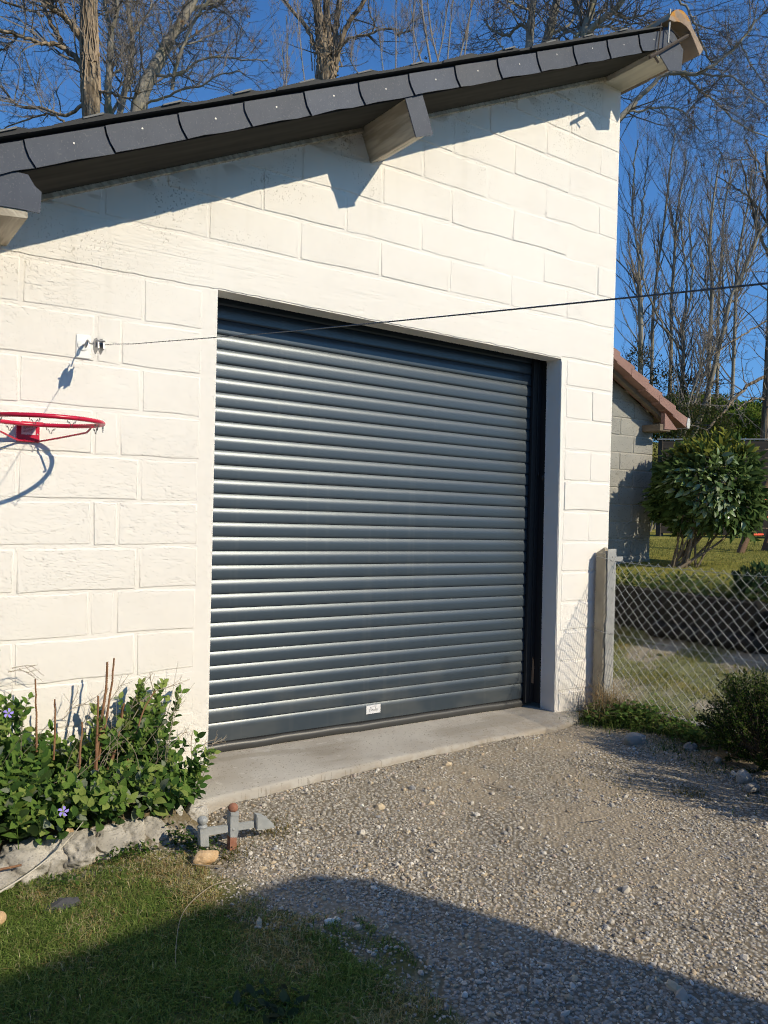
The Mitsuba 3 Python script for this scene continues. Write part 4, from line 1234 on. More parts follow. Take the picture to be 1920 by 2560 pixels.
up_ = gpoly([(683, 300), (790, 300), (785, 560), (768, 620), (682, 622)])
part(gs, 'post', prism(up_, 'y', GY - 0.018, GY + 0.016), 'cast_grey')
part(gs, 'foot', prism(gpoly([(683, 622), (767, 618), (766, 860), (676, 860)]), 'y', GY - 0.016, GY + 0.014), 'rust', label='rusty red foot of the post')
c0 = gsx(740, 255)
part(gs, 'cap', rock((0.021, 0.021, 0.019), 3, 2, 0.08).apply_translation((c0[0], GY, c0[1])), 'rust', smooth=60)
part(gs, 'band', prism(gpoly([(686, 300), (792, 296), (790, 345), (690, 350)]), 'y', GY - 0.0205, GY + 0.019), 'cast_grey')
for q, rad in (((735, 405), 0.0035), ((722, 520), 0.006)):
    c1 = gsx(*q)
    b_ = trimesh.creation.icosphere(subdivisions=2, radius=rad); b_.apply_transform(np.diag([1, .6, 1, 1])); b_.apply_translation((c1[0], GY - 0.018, c1[1]))
    part(gs, 'rivet', b_, 'cast_grey', smooth=60)
part(gs, 'arm', prism(gpoly([(400, 515), (665, 482), (1010, 428), (1010, 510), (790, 548), (660, 568), (410, 612)]), 'y', GY - 0.006, GY + 0.008), 'cast_grey')
part(gs, 'stop_plate', cat([prism(gpoly([(1020, 328), (1090, 335), (1160, 372), (1220, 425), (1262, 490), (1140, 515), (1022, 528)]), 'y', GY - 0.020, GY + 0.012), prism(gpoly([(1030, 360), (1090, 365), (1150, 398), (1200, 445), (1225, 480), (1135, 495), (1030, 505)]), 'y', GY - 0.0225, GY - 0.019)]), 'cast_grey', label='quarter-round stop plate')
fx, fz = gsx(350, 735); _, fz1 = gsx(345, 500)
fig = part(gs, 'counterweight', prism(gpoly([(292, 520), (398, 505), (410, 740), (300, 738)]), 'y', GY - 0.017, GY + 0.014), 'cast_grey')
c2, c3 = gsx(340, 490), gsx(330, 425)
head = lathe([(0, 0), (0.019, 0.0), (0.021, 0.004), (0.018, 0.009), (0.013, 0.012), (0.018, 0.018), (0.0215, 0.027), (0.020, 0.036), (0.014, 0.043), (0.0, 0.046)], 20)
part(fig, 'head', head.apply_translation((c2[0], GY - 0.001, c2[1] - 0.006)), 'cast_grey', smooth=50, label='moulded round head of the counterweight')

# ------------------------------------------------------------------ gravel
def visible(P, m=60):
    d = P - EYE
    z = d @ FWD
    x = 960 + FOC * (d @ RIGHT) / z; y = 1280 - FOC * (d @ UP) / z
    return (z > 0.3) & (x > -m) & (x < 1920 + m) & (y > -m) & (y < 2560 + m)


gr = np.random.default_rng(99)
PAL = np.array([(0.42, 0.395, 0.355), (0.31, 0.285, 0.25), (0.51, 0.485, 0.445), (0.23, 0.21, 0.185), (0.43, 0.36, 0.26), (0.34, 0.275, 0.20), (0.64, 0.62, 0.58), (0.29, 0.29, 0.295), (0.38, 0.32, 0.28)])
ico = trimesh.creation.icosahedron()


def pebbles(n, region, smin, smax, power=2.6):
    P = np.column_stack([gr.uniform(*region[:2], n), gr.uniform(*region[2:], n), np.zeros(n)])
    k = visible(P) & (~shapely.contains_xy(LAWN_POLY.buffer(-0.10), P[:, 0], P[:, 1]))
    fy = np.interp(P[:, 0], [1.38, 1.48, 2.62, 3.95, 4.18, 4.30], [-0.375, -0.355, -0.262, -0.215, -0.165, -0.10])
    k &= (P[:, 1] < fy - 0.01) & ~((P[:, 0] < 1.42) & (P[:, 1] > -0.50)) & (P[:, 0] < 4.6)
    thin = sstep(3.75, 4.35, P[:, 0])
    k &= gr.random(n) > thin * 0.85
    edge = shapely.contains_xy(LAWN_POLY.buffer(0.14), P[:, 0], P[:, 1])
    k &= ~edge | (gr.random(n) > 0.45)
    # trodden fine patches carry fewer stones
    den = meshkit.fbm(np.column_stack([P[:, 0] * 1.6, P[:, 1] * 1.6, P[:, 0] * 0]), 3)
    worn = sstep(1.9, 2.9, P[:, 0]) * sstep(-2.4, -1.5, P[:, 1]) * sstep(0.38, 0.58, meshkit.fbm(np.column_stack([P[:, 0] * 2.4, P[:, 1] * 2.4, P[:, 0] * 0 + 8]), 3))
    k &= gr.random(n) < (0.45 + 1.25 * (0.70 - den)) * (1 - 0.72 * worn)
    P = P[k]; n = len(P)
    s = smin * (smax / smin) ** (gr.random(n) ** power)
    P[:, 2] = gz(P[:, 0], P[:, 1]) + s * 0.22
    ang = gr.uniform(0, 2 * np.pi, n)
    ax_ = np.stack([np.cos(ang), np.sin(ang), gr.normal(0, 0.18, n)], 1); ax_ /= np.linalg.norm(ax_, axis=1, keepdims=True)
    b = np.cross(np.array([0, 0, 1.0]) + gr.normal(0, 0.22, (n, 3)), ax_); b /= np.linalg.norm(b, axis=1, keepdims=True)
    c = np.cross(ax_, b)
    sc = np.stack([s * gr.uniform(0.8, 1.3, n), s * gr.uniform(0.55, 0.95, n), s * gr.uniform(0.40, 0.80, n)], 1)
    base = ico.vertices
    v = base[None] * gr.uniform(0.72, 1.16, (n, 12, 1))
    V = P[:, None] + v[:, :, :1] * (ax_ * sc[:, :1])[:, None] + v[:, :, 1:2] * (b * sc[:, 1:2])[:, None] + v[:, :, 2:] * (c * sc[:, 2:])[:, None]
    F = ico.faces[None] + (np.arange(n) * 12)[:, None, None]
    w = np.array([.22, .20, .10, .13, .10, .10, .018, .07, .06])
    col = PAL[gr.choice(len(PAL), n, p=w / w.sum())] * np.array([1.20, 1.17, 1.12]) * gr.uniform(0.82, 1.15, (n, 1))
    return V.reshape(-1, 3), F.reshape(-1, 3), np.repeat(np.clip(col, 0, 0.8), 12, 0)


sets = [pebbles(72000, (0.9, 4.6, -2.9, -0.1), 0.0026, 0.0078, 1.4), pebbles(10500, (0.9, 4.6, -2.9, -0.1), 0.0055, 0.0155, 2.6), pebbles(180, (0.9, 4.6, -2.9, -0.1), 0.014, 0.028, 2.4)]
gv, gf, gc, nb = [], [], [], 0
for v, f, c in sets:
    gv.append(v); gf.append(f + nb); gc.append(c); nb += len(v)
struct('gravel', trimesh.Trimesh(np.vstack(gv), np.vstack(gf), process=False), 'vertex_paint', label='loose mixed gravel of the drive', color=np.vstack(gc), kind='stuff')

# ------------------------------------------------------------------ grass
def blades(P, h, w, r, lean=0.6):
    n = len(P)
    ang = r.uniform(0, 2 * np.pi, n)
    d = np.stack([np.cos(ang), np.sin(ang), 0 * ang], 1)
    s = np.stack([-np.sin(ang), np.cos(ang), 0 * ang], 1)
    ln = (lean * r.random(n) ** 0.8)[:, None]
    h = h[:, None]; w = w[:, None]
    p1 = P + h * 0.5 * (np.array([0, 0, 1.0]) + d * ln * 0.5)
    p2 = P + h * (np.array([0, 0, 0.92]) * (1 - 0.35 * ln) + d * ln * 1.15)
    V = np.stack([P - s * w, P + s * w, p1 - s * w * 0.8, p1 + s * w * 0.8, p2], 1)
    F = np.array([[0, 1, 3], [0, 3, 2], [2, 3, 4]])[None] + (np.arange(n) * 5)[:, None, None]
    return V.reshape(-1, 3), F.reshape(-1, 3)


gw = np.random.default_rng(123)
n = 240000
P = np.column_stack([gw.uniform(-0.2, 1.8, n), gw.uniform(-2.6, -0.5, n), np.zeros(n)])
k = visible(P) & shapely.contains_xy(LAWN_POLY.buffer(0.07), P[:, 0], P[:, 1]) & (P[:, 1] < -0.56)
rag = meshkit.fbm(np.column_stack([P[:, 0] * 9, P[:, 1] * 9, P[:, 0] * 0 + 11]), 3)
k &= shapely.contains_xy(LAWN_POLY.buffer(-0.10), P[:, 0], P[:, 1]) | (rag > 0.60 - 0.26 * shapely.contains_xy(LAWN_POLY.buffer(0.0), P[:, 0], P[:, 1]))
cl = meshkit.fbm(np.column_stack([P[:, 0] * 6, P[:, 1] * 6, P[:, 0] * 0 + 3]), 3)
dry = meshkit.fbm(np.column_stack([P[:, 0] * 4 + 7, P[:, 1] * 4, P[:, 0] * 0]), 3) + 0.55 * sstep(0.85, 1.25, P[:, 0]) - 0.35 * sstep(-1.15, -1.6, P[:, 1])
k &= gw.random(n) < 0.25 + 1.2 * (cl - 0.2) - 0.25 * sstep(1.0, 1.3, P[:, 0])
P, cl, dry = P[k], cl[k], dry[k]
P[:, 2] = gz(P[:, 0], P[:, 1]) - 0.003
n = len(P)
h = gw.uniform(0.012, 0.042, n) * (0.5 + 0.9 * cl)
v, f = blades(P, h, gw.uniform(0.0008, 0.0019, n), gw, 1.5)
green = np.array([(0.14, 0.22, 0.045), (0.21, 0.30, 0.07), (0.29, 0.34, 0.11), (0.09, 0.15, 0.035)])[gw.choice(4, n)]
straw = np.array([(0.48, 0.42, 0.20), (0.40, 0.28, 0.12), (0.55, 0.48, 0.29)])[gw.choice(3, n)]
t = (gw.random(n) < np.clip((dry - 0.56) * 2.2 + 0.07, 0.04, 0.8))[:, None]
col = np.where(t, straw, green) * gw.uniform(0.75, 1.25, (n, 1))
struct('lawn_grass', trimesh.Trimesh(v, f, process=False), 'leaf_paint', label='short patchy lawn grass with dry yellow tufts', color=np.repeat(col, 5, 0), kind='stuff')

# weeds and dry grass at the foot of the post and along the kerb
ww = np.random.default_rng(31)
Pw, hw, cw = [], [], []
for cx, cy, sx, sy, n, h0, h1, pal in (
        (4.40, -0.28, 0.10, 0.09, 1700, 0.04, 0.13, 0), (4.48, -0.42, 0.09, 0.14, 1600, 0.05, 0.14, 0), (4.50, -0.75, 0.07, 0.18, 900, 0.04, 0.11, 0), (4.27, -0.26, 0.07, 0.06, 700, 0.03, 0.08, 0), (4.36, -0.22, 0.10, 0.05, 150, 0.08, 0.22, 1), (4.52, -0.55, 0.07, 0.14, 220, 0.06, 0.16, 1), (4.42, -0.19, 0.05, 0.03, 160, 0.18, 0.40, 1),
        (4.48, -0.20, 0.05, 0.05, 150, 0.10, 0.30, 1), (4.60, -0.30, 0.04, 0.16, 160, 0.06, 0.17, 1), (4.45, -0.11, 0.07, 0.03, 80, 0.10, 0.34, 1), (4.22, -0.86, 0.09, 0.09, 420, 0.02, 0.06, 0), (4.10, -1.2, 0.07, 0.12, 260, 0.02, 0.05, 0), (3.66, -1.36, 0.04, 0.06, 260, 0.015, 0.045, 2),
        (3.45, -1.0, 0.25, 0.2, 260, 0.02, 0.04, 2), (1.36, -0.80, 0.05, 0.05, 200, 0.02, 0.045, 2), (1.62, -0.68, 0.06, 0.05, 240, 0.02, 0.05, 2), (3.9, -1.9, 0.1, 0.2, 500, 0.03, 0.08, 0)):
    q = np.column_stack([ww.normal(cx, sx, n), ww.normal(cy, sy, n), np.zeros(n)])
    q = q[(q[:, 1] < -0.02)]
    q[:, 2] = gz(q[:, 0], q[:, 1]) - 0.01
    Pw.append(q); hw.append(ww.uniform(h0, h1, len(q)))
    p_ = [np.array([(0.06, 0.11, 0.025), (0.11, 0.17, 0.04), (0.045, 0.08, 0.02), (0.17, 0.20, 0.07)]), np.array([(0.42, 0.34, 0.20), (0.34, 0.22, 0.10), (0.50, 0.43, 0.30)]), np.array([(0.16, 0.14, 0.05), (0.24, 0.18, 0.07), (0.10, 0.12, 0.04)])][pal]
    cw.append(p_[ww.choice(len(p_), len(q))] * ww.uniform(0.75, 1.2, (len(q), 1)))
Pw, hw, cw = np.vstack(Pw), np.concatenate(hw), np.vstack(cw)
v, f = blades(Pw, hw, ww.uniform(0.0010, 0.0026, len(Pw)), ww, 1.15)
struct('weeds', trimesh.Trimesh(v, f, process=False), 'leaf_paint', label='green weeds and dry grass along the kerb and gravel edge', color=np.repeat(cw, 5, 0), kind='stuff')

# broad-leaved weeds
def rosette_patch(n, centers, size, pal, seed, label, zoff=0.0):
    r = np.random.default_rng(seed)
    P, D, U, S = [], [], [], []
    for cx, cy, sx, sy, m, hgt in centers:
        p = np.column_stack([r.normal(cx, sx, m), r.normal(cy, sy, m), np.zeros(m)])
        p[:, 2] = gz(p[:, 0], p[:, 1]) + hgt * r.random(m)
        P.append(p)
    P = np.vstack(P); m = len(P)
    a_ = r.uniform(0, 2 * np.pi, m)
    D = np.stack([np.cos(a_), np.sin(a_), r.uniform(-0.1, 1.0, m)], 1)
    U = np.array([0, 0, 1.0]) + r.normal(0, 0.35, (m, 3))
    S = r.uniform(*size, m)
    v, f, per = scatter_leaves(P, D, U, S, (LV, LF))
    struct('weed_leaves', trimesh.Trimesh(v, f, process=False), 'leaf_paint', label=label, color=leaf_colors(m, per, pal, r), kind='stuff', smooth=True)


GREENS = [(0.045, 0.09, 0.022), (0.07, 0.13, 0.03), (0.11, 0.16, 0.04)]
rosette_patch(0, [(4.48, -0.42, 0.10, 0.13, 620, 0.12), (4.38, -0.28, 0.08, 0.07, 420, 0.08), (4.48, -0.80, 0.09, 0.16, 420, 0.09), (4.27, -0.24, 0.05, 0.04, 140, 0.04)], (0.018, 0.048), [(0.07, 0.13, 0.03), (0.11, 0.18, 0.045), (0.16, 0.22, 0.06)], 61, 'broad-leaved green weeds by the fence foot')
rosette_patch(0, [(0.98, -0.60, 0.05, 0.025, 110, 0.045), (1.06, -0.585, 0.05, 0.02, 90, 0.04), (0.74, -0.69, 0.035, 0.03, 50, 0.03), (1.24, -0.55, 0.03, 0.03, 80, 0.06), (1.30, -0.64, 0.05, 0.04, 140, 0.03), (1.28, -0.70, 0.06, 0.04, 80, 0.02)], (0.012, 0.026), GREENS, 62, 'small green seedlings along the front of the border stones')
rosette_patch(0, [(1.05, -1.75, 0.05, 0.05, 60, 0.03)], (0.02, 0.05), [(0.06, 0.085, 0.045)], 63, 'grey-green rosette in the shaded lawn')
rosette_patch(0, [(6.5, 0.75, 0.20, 0.22, 500, 0.10), (6.6, 0.1, 0.30, 0.35, 700, 0.07), (6.5, -0.4, 0.25, 0.2, 400, 0.10), (6.3, 1.2, 0.12, 0.2, 300, 0.12), (6.16, 0.35, 0.035, 0.5, 420, 0.05), (6.14, -0.2, 0.03, 0.3, 200, 0.06)], (0.025, 0.06), [(0.07, 0.11, 0.035), (0.12, 0.15, 0.055), (0.045, 0.075, 0.025)], 64, 'low green plants along the top of the retaining wall')
# short turf on the terrace and on the path
n = 60000
P = np.column_stack([gw.uniform(4.75, 13, n), gw.uniform(-1.6, 5.5, n), np.zeros(n)])
k = visible(P)
pt = meshkit.fbm(np.column_stack([P[:, 0] * 2.1, P[:, 1] * 2.1, P[:, 0] * 0 + 5]), 3)
k &= (P[:, 0] > 6.2) | (gw.random(n) < (pt - 0.42) * 3.5)
P = P[k]
Q = np.column_stack([gw.uniform(4.72, 6.1, 26000), gw.uniform(-1.6, 1.6, 26000), np.zeros(26000)])
qt = meshkit.fbm(np.column_stack([Q[:, 0] * 3.1, Q[:, 1] * 3.1, Q[:, 0] * 0 + 15]), 3)
Q = Q[visible(Q) & (gw.random(26000) < (qt - 0.36) * 3.0)]
P = np.vstack([P, Q]); n = len(P); P[:, 2] = gz(P[:, 0], P[:, 1]) - 0.003
v, f = blades(P, gw.uniform(0.02, 0.05, n), gw.uniform(0.0015, 0.003, n), gw, 0.9)
c_ = np.array([(0.20, 0.215, 0.05), (0.28, 0.27, 0.075), (0.13, 0.16, 0.045), (0.36, 0.31, 0.11)])[gw.choice(4, n)] * gw.uniform(0.8, 1.2, (n, 1))
struct('terrace_grass', trimesh.Trimesh(v, f, process=False), 'leaf_paint', label='thin yellow-green turf on the path and terrace beyond the fence', color=np.repeat(c_, 5, 0), kind='stuff')
for (px, py, z0), sz, lab in (((1588, 1852, -0.06), (0.085, 0.05, 0.055), 'dark rounded stone in the shade at the gravel edge'), ((1725, 1868, -0.05), (0.05, 0.035, 0.03), 'pale stone in the shade between post and bush'), ((1860, 1945, -0.05), (0.05, 0.04, 0.045), 'grey stone under the box bush'), ((1880, 1970, -0.05), (0.05, 0.03, 0.025), 'flat pale stone in front of the box bush'), ((1795, 1900, -0.05), (0.028, 0.02, 0.02), 'small white stone left of the box bush')):
    d = FWD + RIGHT * (px - 960) / FOC - UP * (py - 1280) / FOC
    p = EYE + d * ((z0 - EYE[2]) / d[2])
    k = thing('edge_stone', lab, 'stone')
    top(k, rock(sz, int(px), 2, 0.25).apply_translation(p), 'rough_concrete' if 'dark' in lab else 'border_mortar', smooth=50)

# ------------------------------------------------------------------ bushes
def shell_points(c, rad, n, r, inner=0.55, lump=0.25, seed=0, zmin=-1):
    d = r.normal(size=(n * 2, 3)); d /= np.linalg.norm(d, axis=1, keepdims=True)
    d = d[d[:, 2] > zmin][:n]
    k = 1 + lump * 2 * (meshkit.fbm(d * 2.3 + seed * 3.1, 3, seed) - 0.5)
    t = inner + (1 - inner) * r.random(len(d)) ** 0.5
    return np.asarray(c) + d * np.asarray(rad) * (k * t)[:, None], d


# the glossy evergreen on the terrace
bush = thing('laurel_bush', 'rounded glossy evergreen bush with yellowing top on the terrace by the shed', 'bush')
bc = np.array(at(1776, 1235, 9.35)); bb = np.array([*at(1695, 1410, 9.25)[:2], 0.0]); bb[2] = float(gz(bb[0], bb[1]))
rb = np.random.default_rng(77)
brad = np.array([0.62, 0.58, 0.63])
lines_ = []
for i in range(22):
    b0 = bb + np.array([rb.normal(0, 0.09), rb.normal(0, 0.09), -0.02])
    d = rb.normal(size=3); d[2] = abs(d[2]); d /= np.linalg.norm(d)
    e = bc + d * brad * np.array([0.7, 0.7, 0.6]) + np.array([0, 0, -0.1])
    m = b0 * 0.45 + e * 0.55 + np.array([rb.normal(0, 0.05), rb.normal(0, 0.05), -0.05])
    pts = spline([b0, m, e], 10)
    lines_.append((pts, np.linspace(0.017 if i < 9 else 0.010, 0.004, 10)))
part(bush, 'stem', tubes(lines_, 6), 'shed_timber', kind='stuff')
n = 4600
P, d = shell_points(bc, brad, n, rb, 0.74, 0.36, 5, -0.72)
D = d + rb.normal(0, 0.55, P.shape) + np.array([0, 0, -0.15]); U = d * 0.5 + SUN * 0.9 + np.array([0, 0, 0.3]) + rb.normal(0, 0.62, P.shape)   # leaves turn to the light
S = rb.uniform(0.065, 0.14, len(P))
score = d @ (TOCAM(bc)) + 1.5 * np.linalg.norm((P - bc) / brad, axis=1) + 0.3 * rb.random(len(P))
order = np.argsort(-score)
for i in order[:290]:
    yel = P[i, 2] > bc[2] + 0.42 and rb.random() < 0.5
    leaf_part(bush, 'long', LEAF_LONG, 'laurel_yellow' if yel else ('laurel_glint' if rb.random() < 0.22 else 'laurel_mid' if rb.random() < 0.62 else 'laurel_dark'), P[i], D[i], U[i], S[i] * 1.08)
rest = order[290:]
v, f, per = scatter_leaves(P[rest], D[rest], U[rest], S[rest], LEAF_LONG)
yel = (P[rest, 2] > bc[2] + 0.42) & (rb.random(len(rest)) < 0.45)
c_ = np.where(yel[:, None], (0.22, 0.23, 0.045), np.array([(0.05, 0.09, 0.028), (0.12, 0.18, 0.058), (0.085, 0.13, 0.042)])[rb.choice(3, len(rest))]) * rb.uniform(0.75, 1.25, (len(rest), 1))
part(bush, 'foliage', trimesh.Trimesh(v, f, process=False), 'gloss_leaf_paint', kind='stuff', smooth=True, color=np.repeat(c_, per, 0))


def small_leaf_bush(name, label, catg, c, rad, n, pal, seed, size=(0.010, 0.02), inner=0.45, lump=0.3, zmin=-0.7, group=None, paint='leaf_paint', stem=True):
    r = np.random.default_rng(seed)
    th = thing(name, label, catg, group)
    c = np.asarray(c, float)
    P, d = shell_points(c, rad, n, r, inner, lump, seed, zmin)
    # sprigs poking out
    D = d + r.normal(0, 0.6, P.shape) + np.array([0, 0, 0.4]); U = d * 0.7 + SUN * 0.7 + r.normal(0, 0.5, P.shape)
    v, f, per = scatter_leaves(P, D, U, r.uniform(*size, len(P)))
    part(th, 'foliage', trimesh.Trimesh(v, f, process=False), paint, kind='stuff', color=leaf_colors(len(P), per, pal, r))
    if stem:
        g = c.copy(); g[2] = float(gz(g[0], g[1]))
        ls = []
        for i in range(14):
            dd = r.normal(size=3); dd[2] = abs(dd[2]) + 0.3; dd /= np.linalg.norm(dd)
            e = c + dd * np.asarray(rad) * 0.85
            ls.append((spline([g + np.array([r.normal(0, 0.03), r.normal(0, 0.03), -0.03]), (g + e) / 2 + r.normal(0, 0.03, 3), e], 7), np.linspace(0.008, 0.002, 7)))
        part(th, 'stem', tubes(ls, 5), 'shed_timber', kind='stuff')
    return th


BOX = [(0.028, 0.055, 0.014), (0.05, 0.085, 0.020), (0.09, 0.125, 0.026), (0.02, 0.04, 0.012)]
c_ev = at(1895, 1462, 6.7)
small_leaf_bush('evergreen_plant', 'dark leafy plant at the right edge above the retaining wall', 'plant', c_ev, (0.17, 0.18, 0.15), 420, [(0.03, 0.055, 0.025), (0.05, 0.08, 0.035)], 83, (0.04, 0.08), 0.3, 0.4)

# ------------------------------------------------------------------ beyond the terrace: board fence, climbing frame
bf = thing('board_fence', 'tall dark fence of horizontal boards closing off the lawn', 'fence')
A_, B_ = np.array([13.6, 6.15]), np.array([16.6, 2.1])
dirx = (B_ - A_) / np.linalg.norm(B_ - A_); nrm = np.array([dirx[1], -dirx[0]])
Lf = np.linalg.norm(B_ - A_)
zf0 = 0.90
for i in range(11):
    r = np.random.default_rng(900 + i)
    z0 = zf0 + 0.02 + i * 0.168
    m = box(0, Lf, -0.012, 0.012, z0, z0 + 0.155 + r.normal(0, 0.003), 0.003)
    part(bf, 'board', m, 'fence_board', to_world=np.array([[dirx[0], -dirx[1], 0, A_[0]], [dirx[1], dirx[0], 0, A_[1]], [0, 0, 1, 0], [0, 0, 0, 1.0]]))
part(bf, 'top_rail', box(-0.05, Lf, -0.025, 0.025, zf0 + 1.87, zf0 + 1.895, 0.004), 'grey_rod', to_world=np.array([[dirx[0], -dirx[1], 0, A_[0]], [dirx[1], dirx[0], 0, A_[1]], [0, 0, 1, 0], [0, 0, 0, 1.0]]), label='grey rail along the top of the boards')
for i in range(4):
    p = A_ + dirx * (0.1 + i * 2.2)
    part(bf, 'post', box(p[0] - 0.05, p[0] + 0.05, p[1] + 0.02, p[1] + 0.12, 0.5, zf0 + 1.88), 'fence_board')

cf = thing('climbing_frame', 'wooden climbing frame with bright orange rungs at the right edge', 'climbing frame')
cfd = 11.6
f1, f2 = at(1848, 1376, cfd), at(1910, 1371, cfd + 0.45)
f1[2] = float(gz(f1[0], f1[1])); f2[2] = float(gz(f2[0], f2[1]))
apex1, apex2 = at(1920, 1200, cfd + 0.25), at(2000, 1205, cfd + 0.7)
part(cf, 'leg', tube([f1 + [0, 0, -0.05], apex1], 0.055, 10), 'swing_wood', smooth=50)
part(cf, 'leg', tube([f2 + [0, 0, -0.05], apex2 * 0.45 + f2 * 0.55 + [0.1, 0, 0.5]], 0.055, 10), 'swing_wood', smooth=50)
part(cf, 'leg', tube([at(2000, 1376, cfd + 0.2), apex1], 0.055, 10), 'swing_wood', smooth=50)
for py_, x0, x1 in ((1337, 1876, 1907), (1294, 1898, 1960), (1250, 1905, 1965)):
    part(cf, 'rung', tube([at(x0, py_, cfd + 0.05), at(x1, py_ - 1, cfd + 0.35)], 0.017, 8), 'orange_rung', smooth=50)

# ------------------------------------------------------------------ bare trees
tr = np.random.default_rng(2024)


def wander(p, d, L, r0, r1, n, r, up=0.1, wig=0.22):
    pts = [np.asarray(p, float)]
    d = np.asarray(d, float) / np.linalg.norm(d)
    for i in range(n - 1):
        d = d + r.normal(0, wig, 3) + np.array([0, 0, up]) / n
        d /= np.linalg.norm(d)
        pts.append(pts[-1] + d * L / (n - 1))
    return np.array(pts), np.linspace(r0, r1, n)


def sprout(out, pts, rad, count, L0, lvl, r, lo=0.15, up=0.25, wig=0.20, spread=1.0, rmin=0.0042, sub=5):
    """Side branches along a limb, and theirs."""
    pts = np.asarray(pts); n = len(pts)
    for _ in range(count):
        t = (lo + (1 - lo) * r.random()) * (n - 1.001)
        i = int(t); f_ = t - i
        p = pts[i] * (1 - f_) + pts[i + 1] * f_
        rr = (rad[i] * (1 - f_) + rad[i + 1] * f_) * 0.55
        ax_ = pts[i + 1] - pts[i]; ax_ /= np.linalg.norm(ax_) + 1e-9
        d = r.normal(size=3); d -= ax_ * (d @ ax_); d /= np.linalg.norm(d) + 1e-9
        d = d * spread + ax_ * r.uniform(0.3, 1.1) + np.array([0, 0, up])
        L = L0 * r.uniform(0.45, 1.25)
        r0 = float(np.clip(rr, rmin, 0.012 * L + 0.004))
        q = wander(p, d, L, r0, max(rmin * 0.7, r0 * 0.35), 6, r, up, wig)
        out.append(q)
        if lvl > 0:
            sprout(out, q[0], q[1], max(2, int(sub * r.uniform(0.6, 1.3))), L * 0.48, lvl - 1, r, 0.2, up, wig, spread, rmin, sub)


def limb(pix, w0, w1, Z, dz=0.0, n=None):
    """A limb seen through these pixels at Z metres, running dz metres further off towards its tip."""
    k = len(pix)
    P = [at(x, y, Z + dz * i / (k - 1)) for i, (x, y) in enumerate(pix)]
    n = n or 4 * k
    pts = spline(P, n)
    rad = np.linspace(w0, w1, n) * Z / FOC / 2
    return pts, rad


def to_ground(pix, Z):
    """Carries a trunk on down to the ground it stands on."""
    p = at(*pix[0], Z); q = at(*pix[1], Z)
    d = (p - q); d /= np.linalg.norm(d)
    g = float(gz(p[0], p[1]))
    k = (p[2] - g + 0.3) / max(-d[2], 0.5)
    b = p + d * k
    return b


def bare_tree(name, label, trunk, Z, w, limbs, bark='grey_bark', twigs=(26, 2.2, 2), up=0.3, limb_tw=(14, 1.6, 2), pale=False, dead=0, trunk_tw=None, sub=5, group=None, wig=0.2, rmin=0.0045):
    r = np.random.default_rng(int(abs(trunk[0][0]) * 13 + Z * 101))
    th = thing(name, label, 'tree', group)
    pts, rad = limb(trunk, w[0], w[1], Z)
    b = to_ground(trunk, Z)
    low = np.linspace(0, 1, 6)[:-1, None] * (pts[0] - b) + b
    P = np.vstack([low, pts]); Rr = np.concatenate([np.linspace(rad[0] * 1.35, rad[0] * 1.03, 5), rad])
    rough = 1 + 0.07 * r.normal(size=len(Rr)); rough[0] = 1
    part(th, 'trunk', tube(P, Rr * rough, 12), bark, smooth=60)
    out = []
    sprout(out, pts, rad, twigs[0], twigs[1], twigs[2], r, 0.1, up, wig, 1.0, rmin, sub)
    for pix, w0, w1, dz in limbs:
        lp, lr = limb(pix, w0, w1, Z, dz)
        lp[1:-1] += r.normal(0, 0.012, lp[1:-1].shape)
        part(th, 'limb', tube(lp, lr, 7), bark, smooth=60)
        sprout(out, lp, lr, limb_tw[0], limb_tw[1], limb_tw[2], r, 0.15, up, wig, 1.0, rmin, sub)
    part(th, 'twig', tubes(out, 3), 'twig_pale' if pale else 'twig_bark', kind='stuff')
    if dead:
        ends = np.array([o[0][-1] for o in out if len(o[0]) > 3])
        e = ends[r.choice(len(ends), dead)]
        m = []
        Pd = np.repeat(e, 5, 0) + r.normal(0, 0.03, (dead * 5, 3)) - np.array([0, 0, 0.04])
        v, f, per = scatter_leaves(Pd, np.array([0, 0, -1.0]) + r.normal(0, 0.4, Pd.shape), r.normal(size=Pd.shape), r.uniform(0.05, 0.10, len(Pd)))
        part(th, 'dead_leaf_cluster', trimesh.Trimesh(v, f, process=False), 'dead_leaf', kind='stuff')
    return th, pts, rad


G = 'bare trees behind the garage'
t1, p1, r1 = bare_tree('ivy_tree', 'thick straight trunk wrapped in brown ivy stems, leftmost behind the roof', [(228, 320), (226, 200), (224, 100), (222, 0), (220, -160), (216, -420)], 18, (46, 30), [
    ([(225, 212), (208, 172), (192, 147), (162, 121), (137, 73), (109, 15), (96, -40)], 16, 9, 0.5), ([(162, 121), (135, 110), (105, 107), (55, 92), (0, 75), (-70, 60)], 12, 7, -1.0), ([(205, 100), (182, 66), (155, 35), (125, 15), (90, -30)], 18, 12, -0.6),
    ([(206, 262), (160, 290), (110, 272), (55, 268), (30, 252), (0, 215), (-40, 180)], 9, 5, 0.6), ([(160, 303), (130, 285), (100, 290), (40, 308), (0, 325)], 6, 3, 0.8), ([(243, 228), (290, 236), (330, 246), (350, 225)], 8, 4, -0.4), ([(108, 40), (60, 20), (0, 0), (-40, -20)], 7, 5, 0.4), ([(42, 92), (20, 115), (0, 130), (-40, 150)], 6, 4, 0.2)],
    'ivy_bark', (18, 1.6, 2), 0.25, (15, 1.7, 2), sub=5)
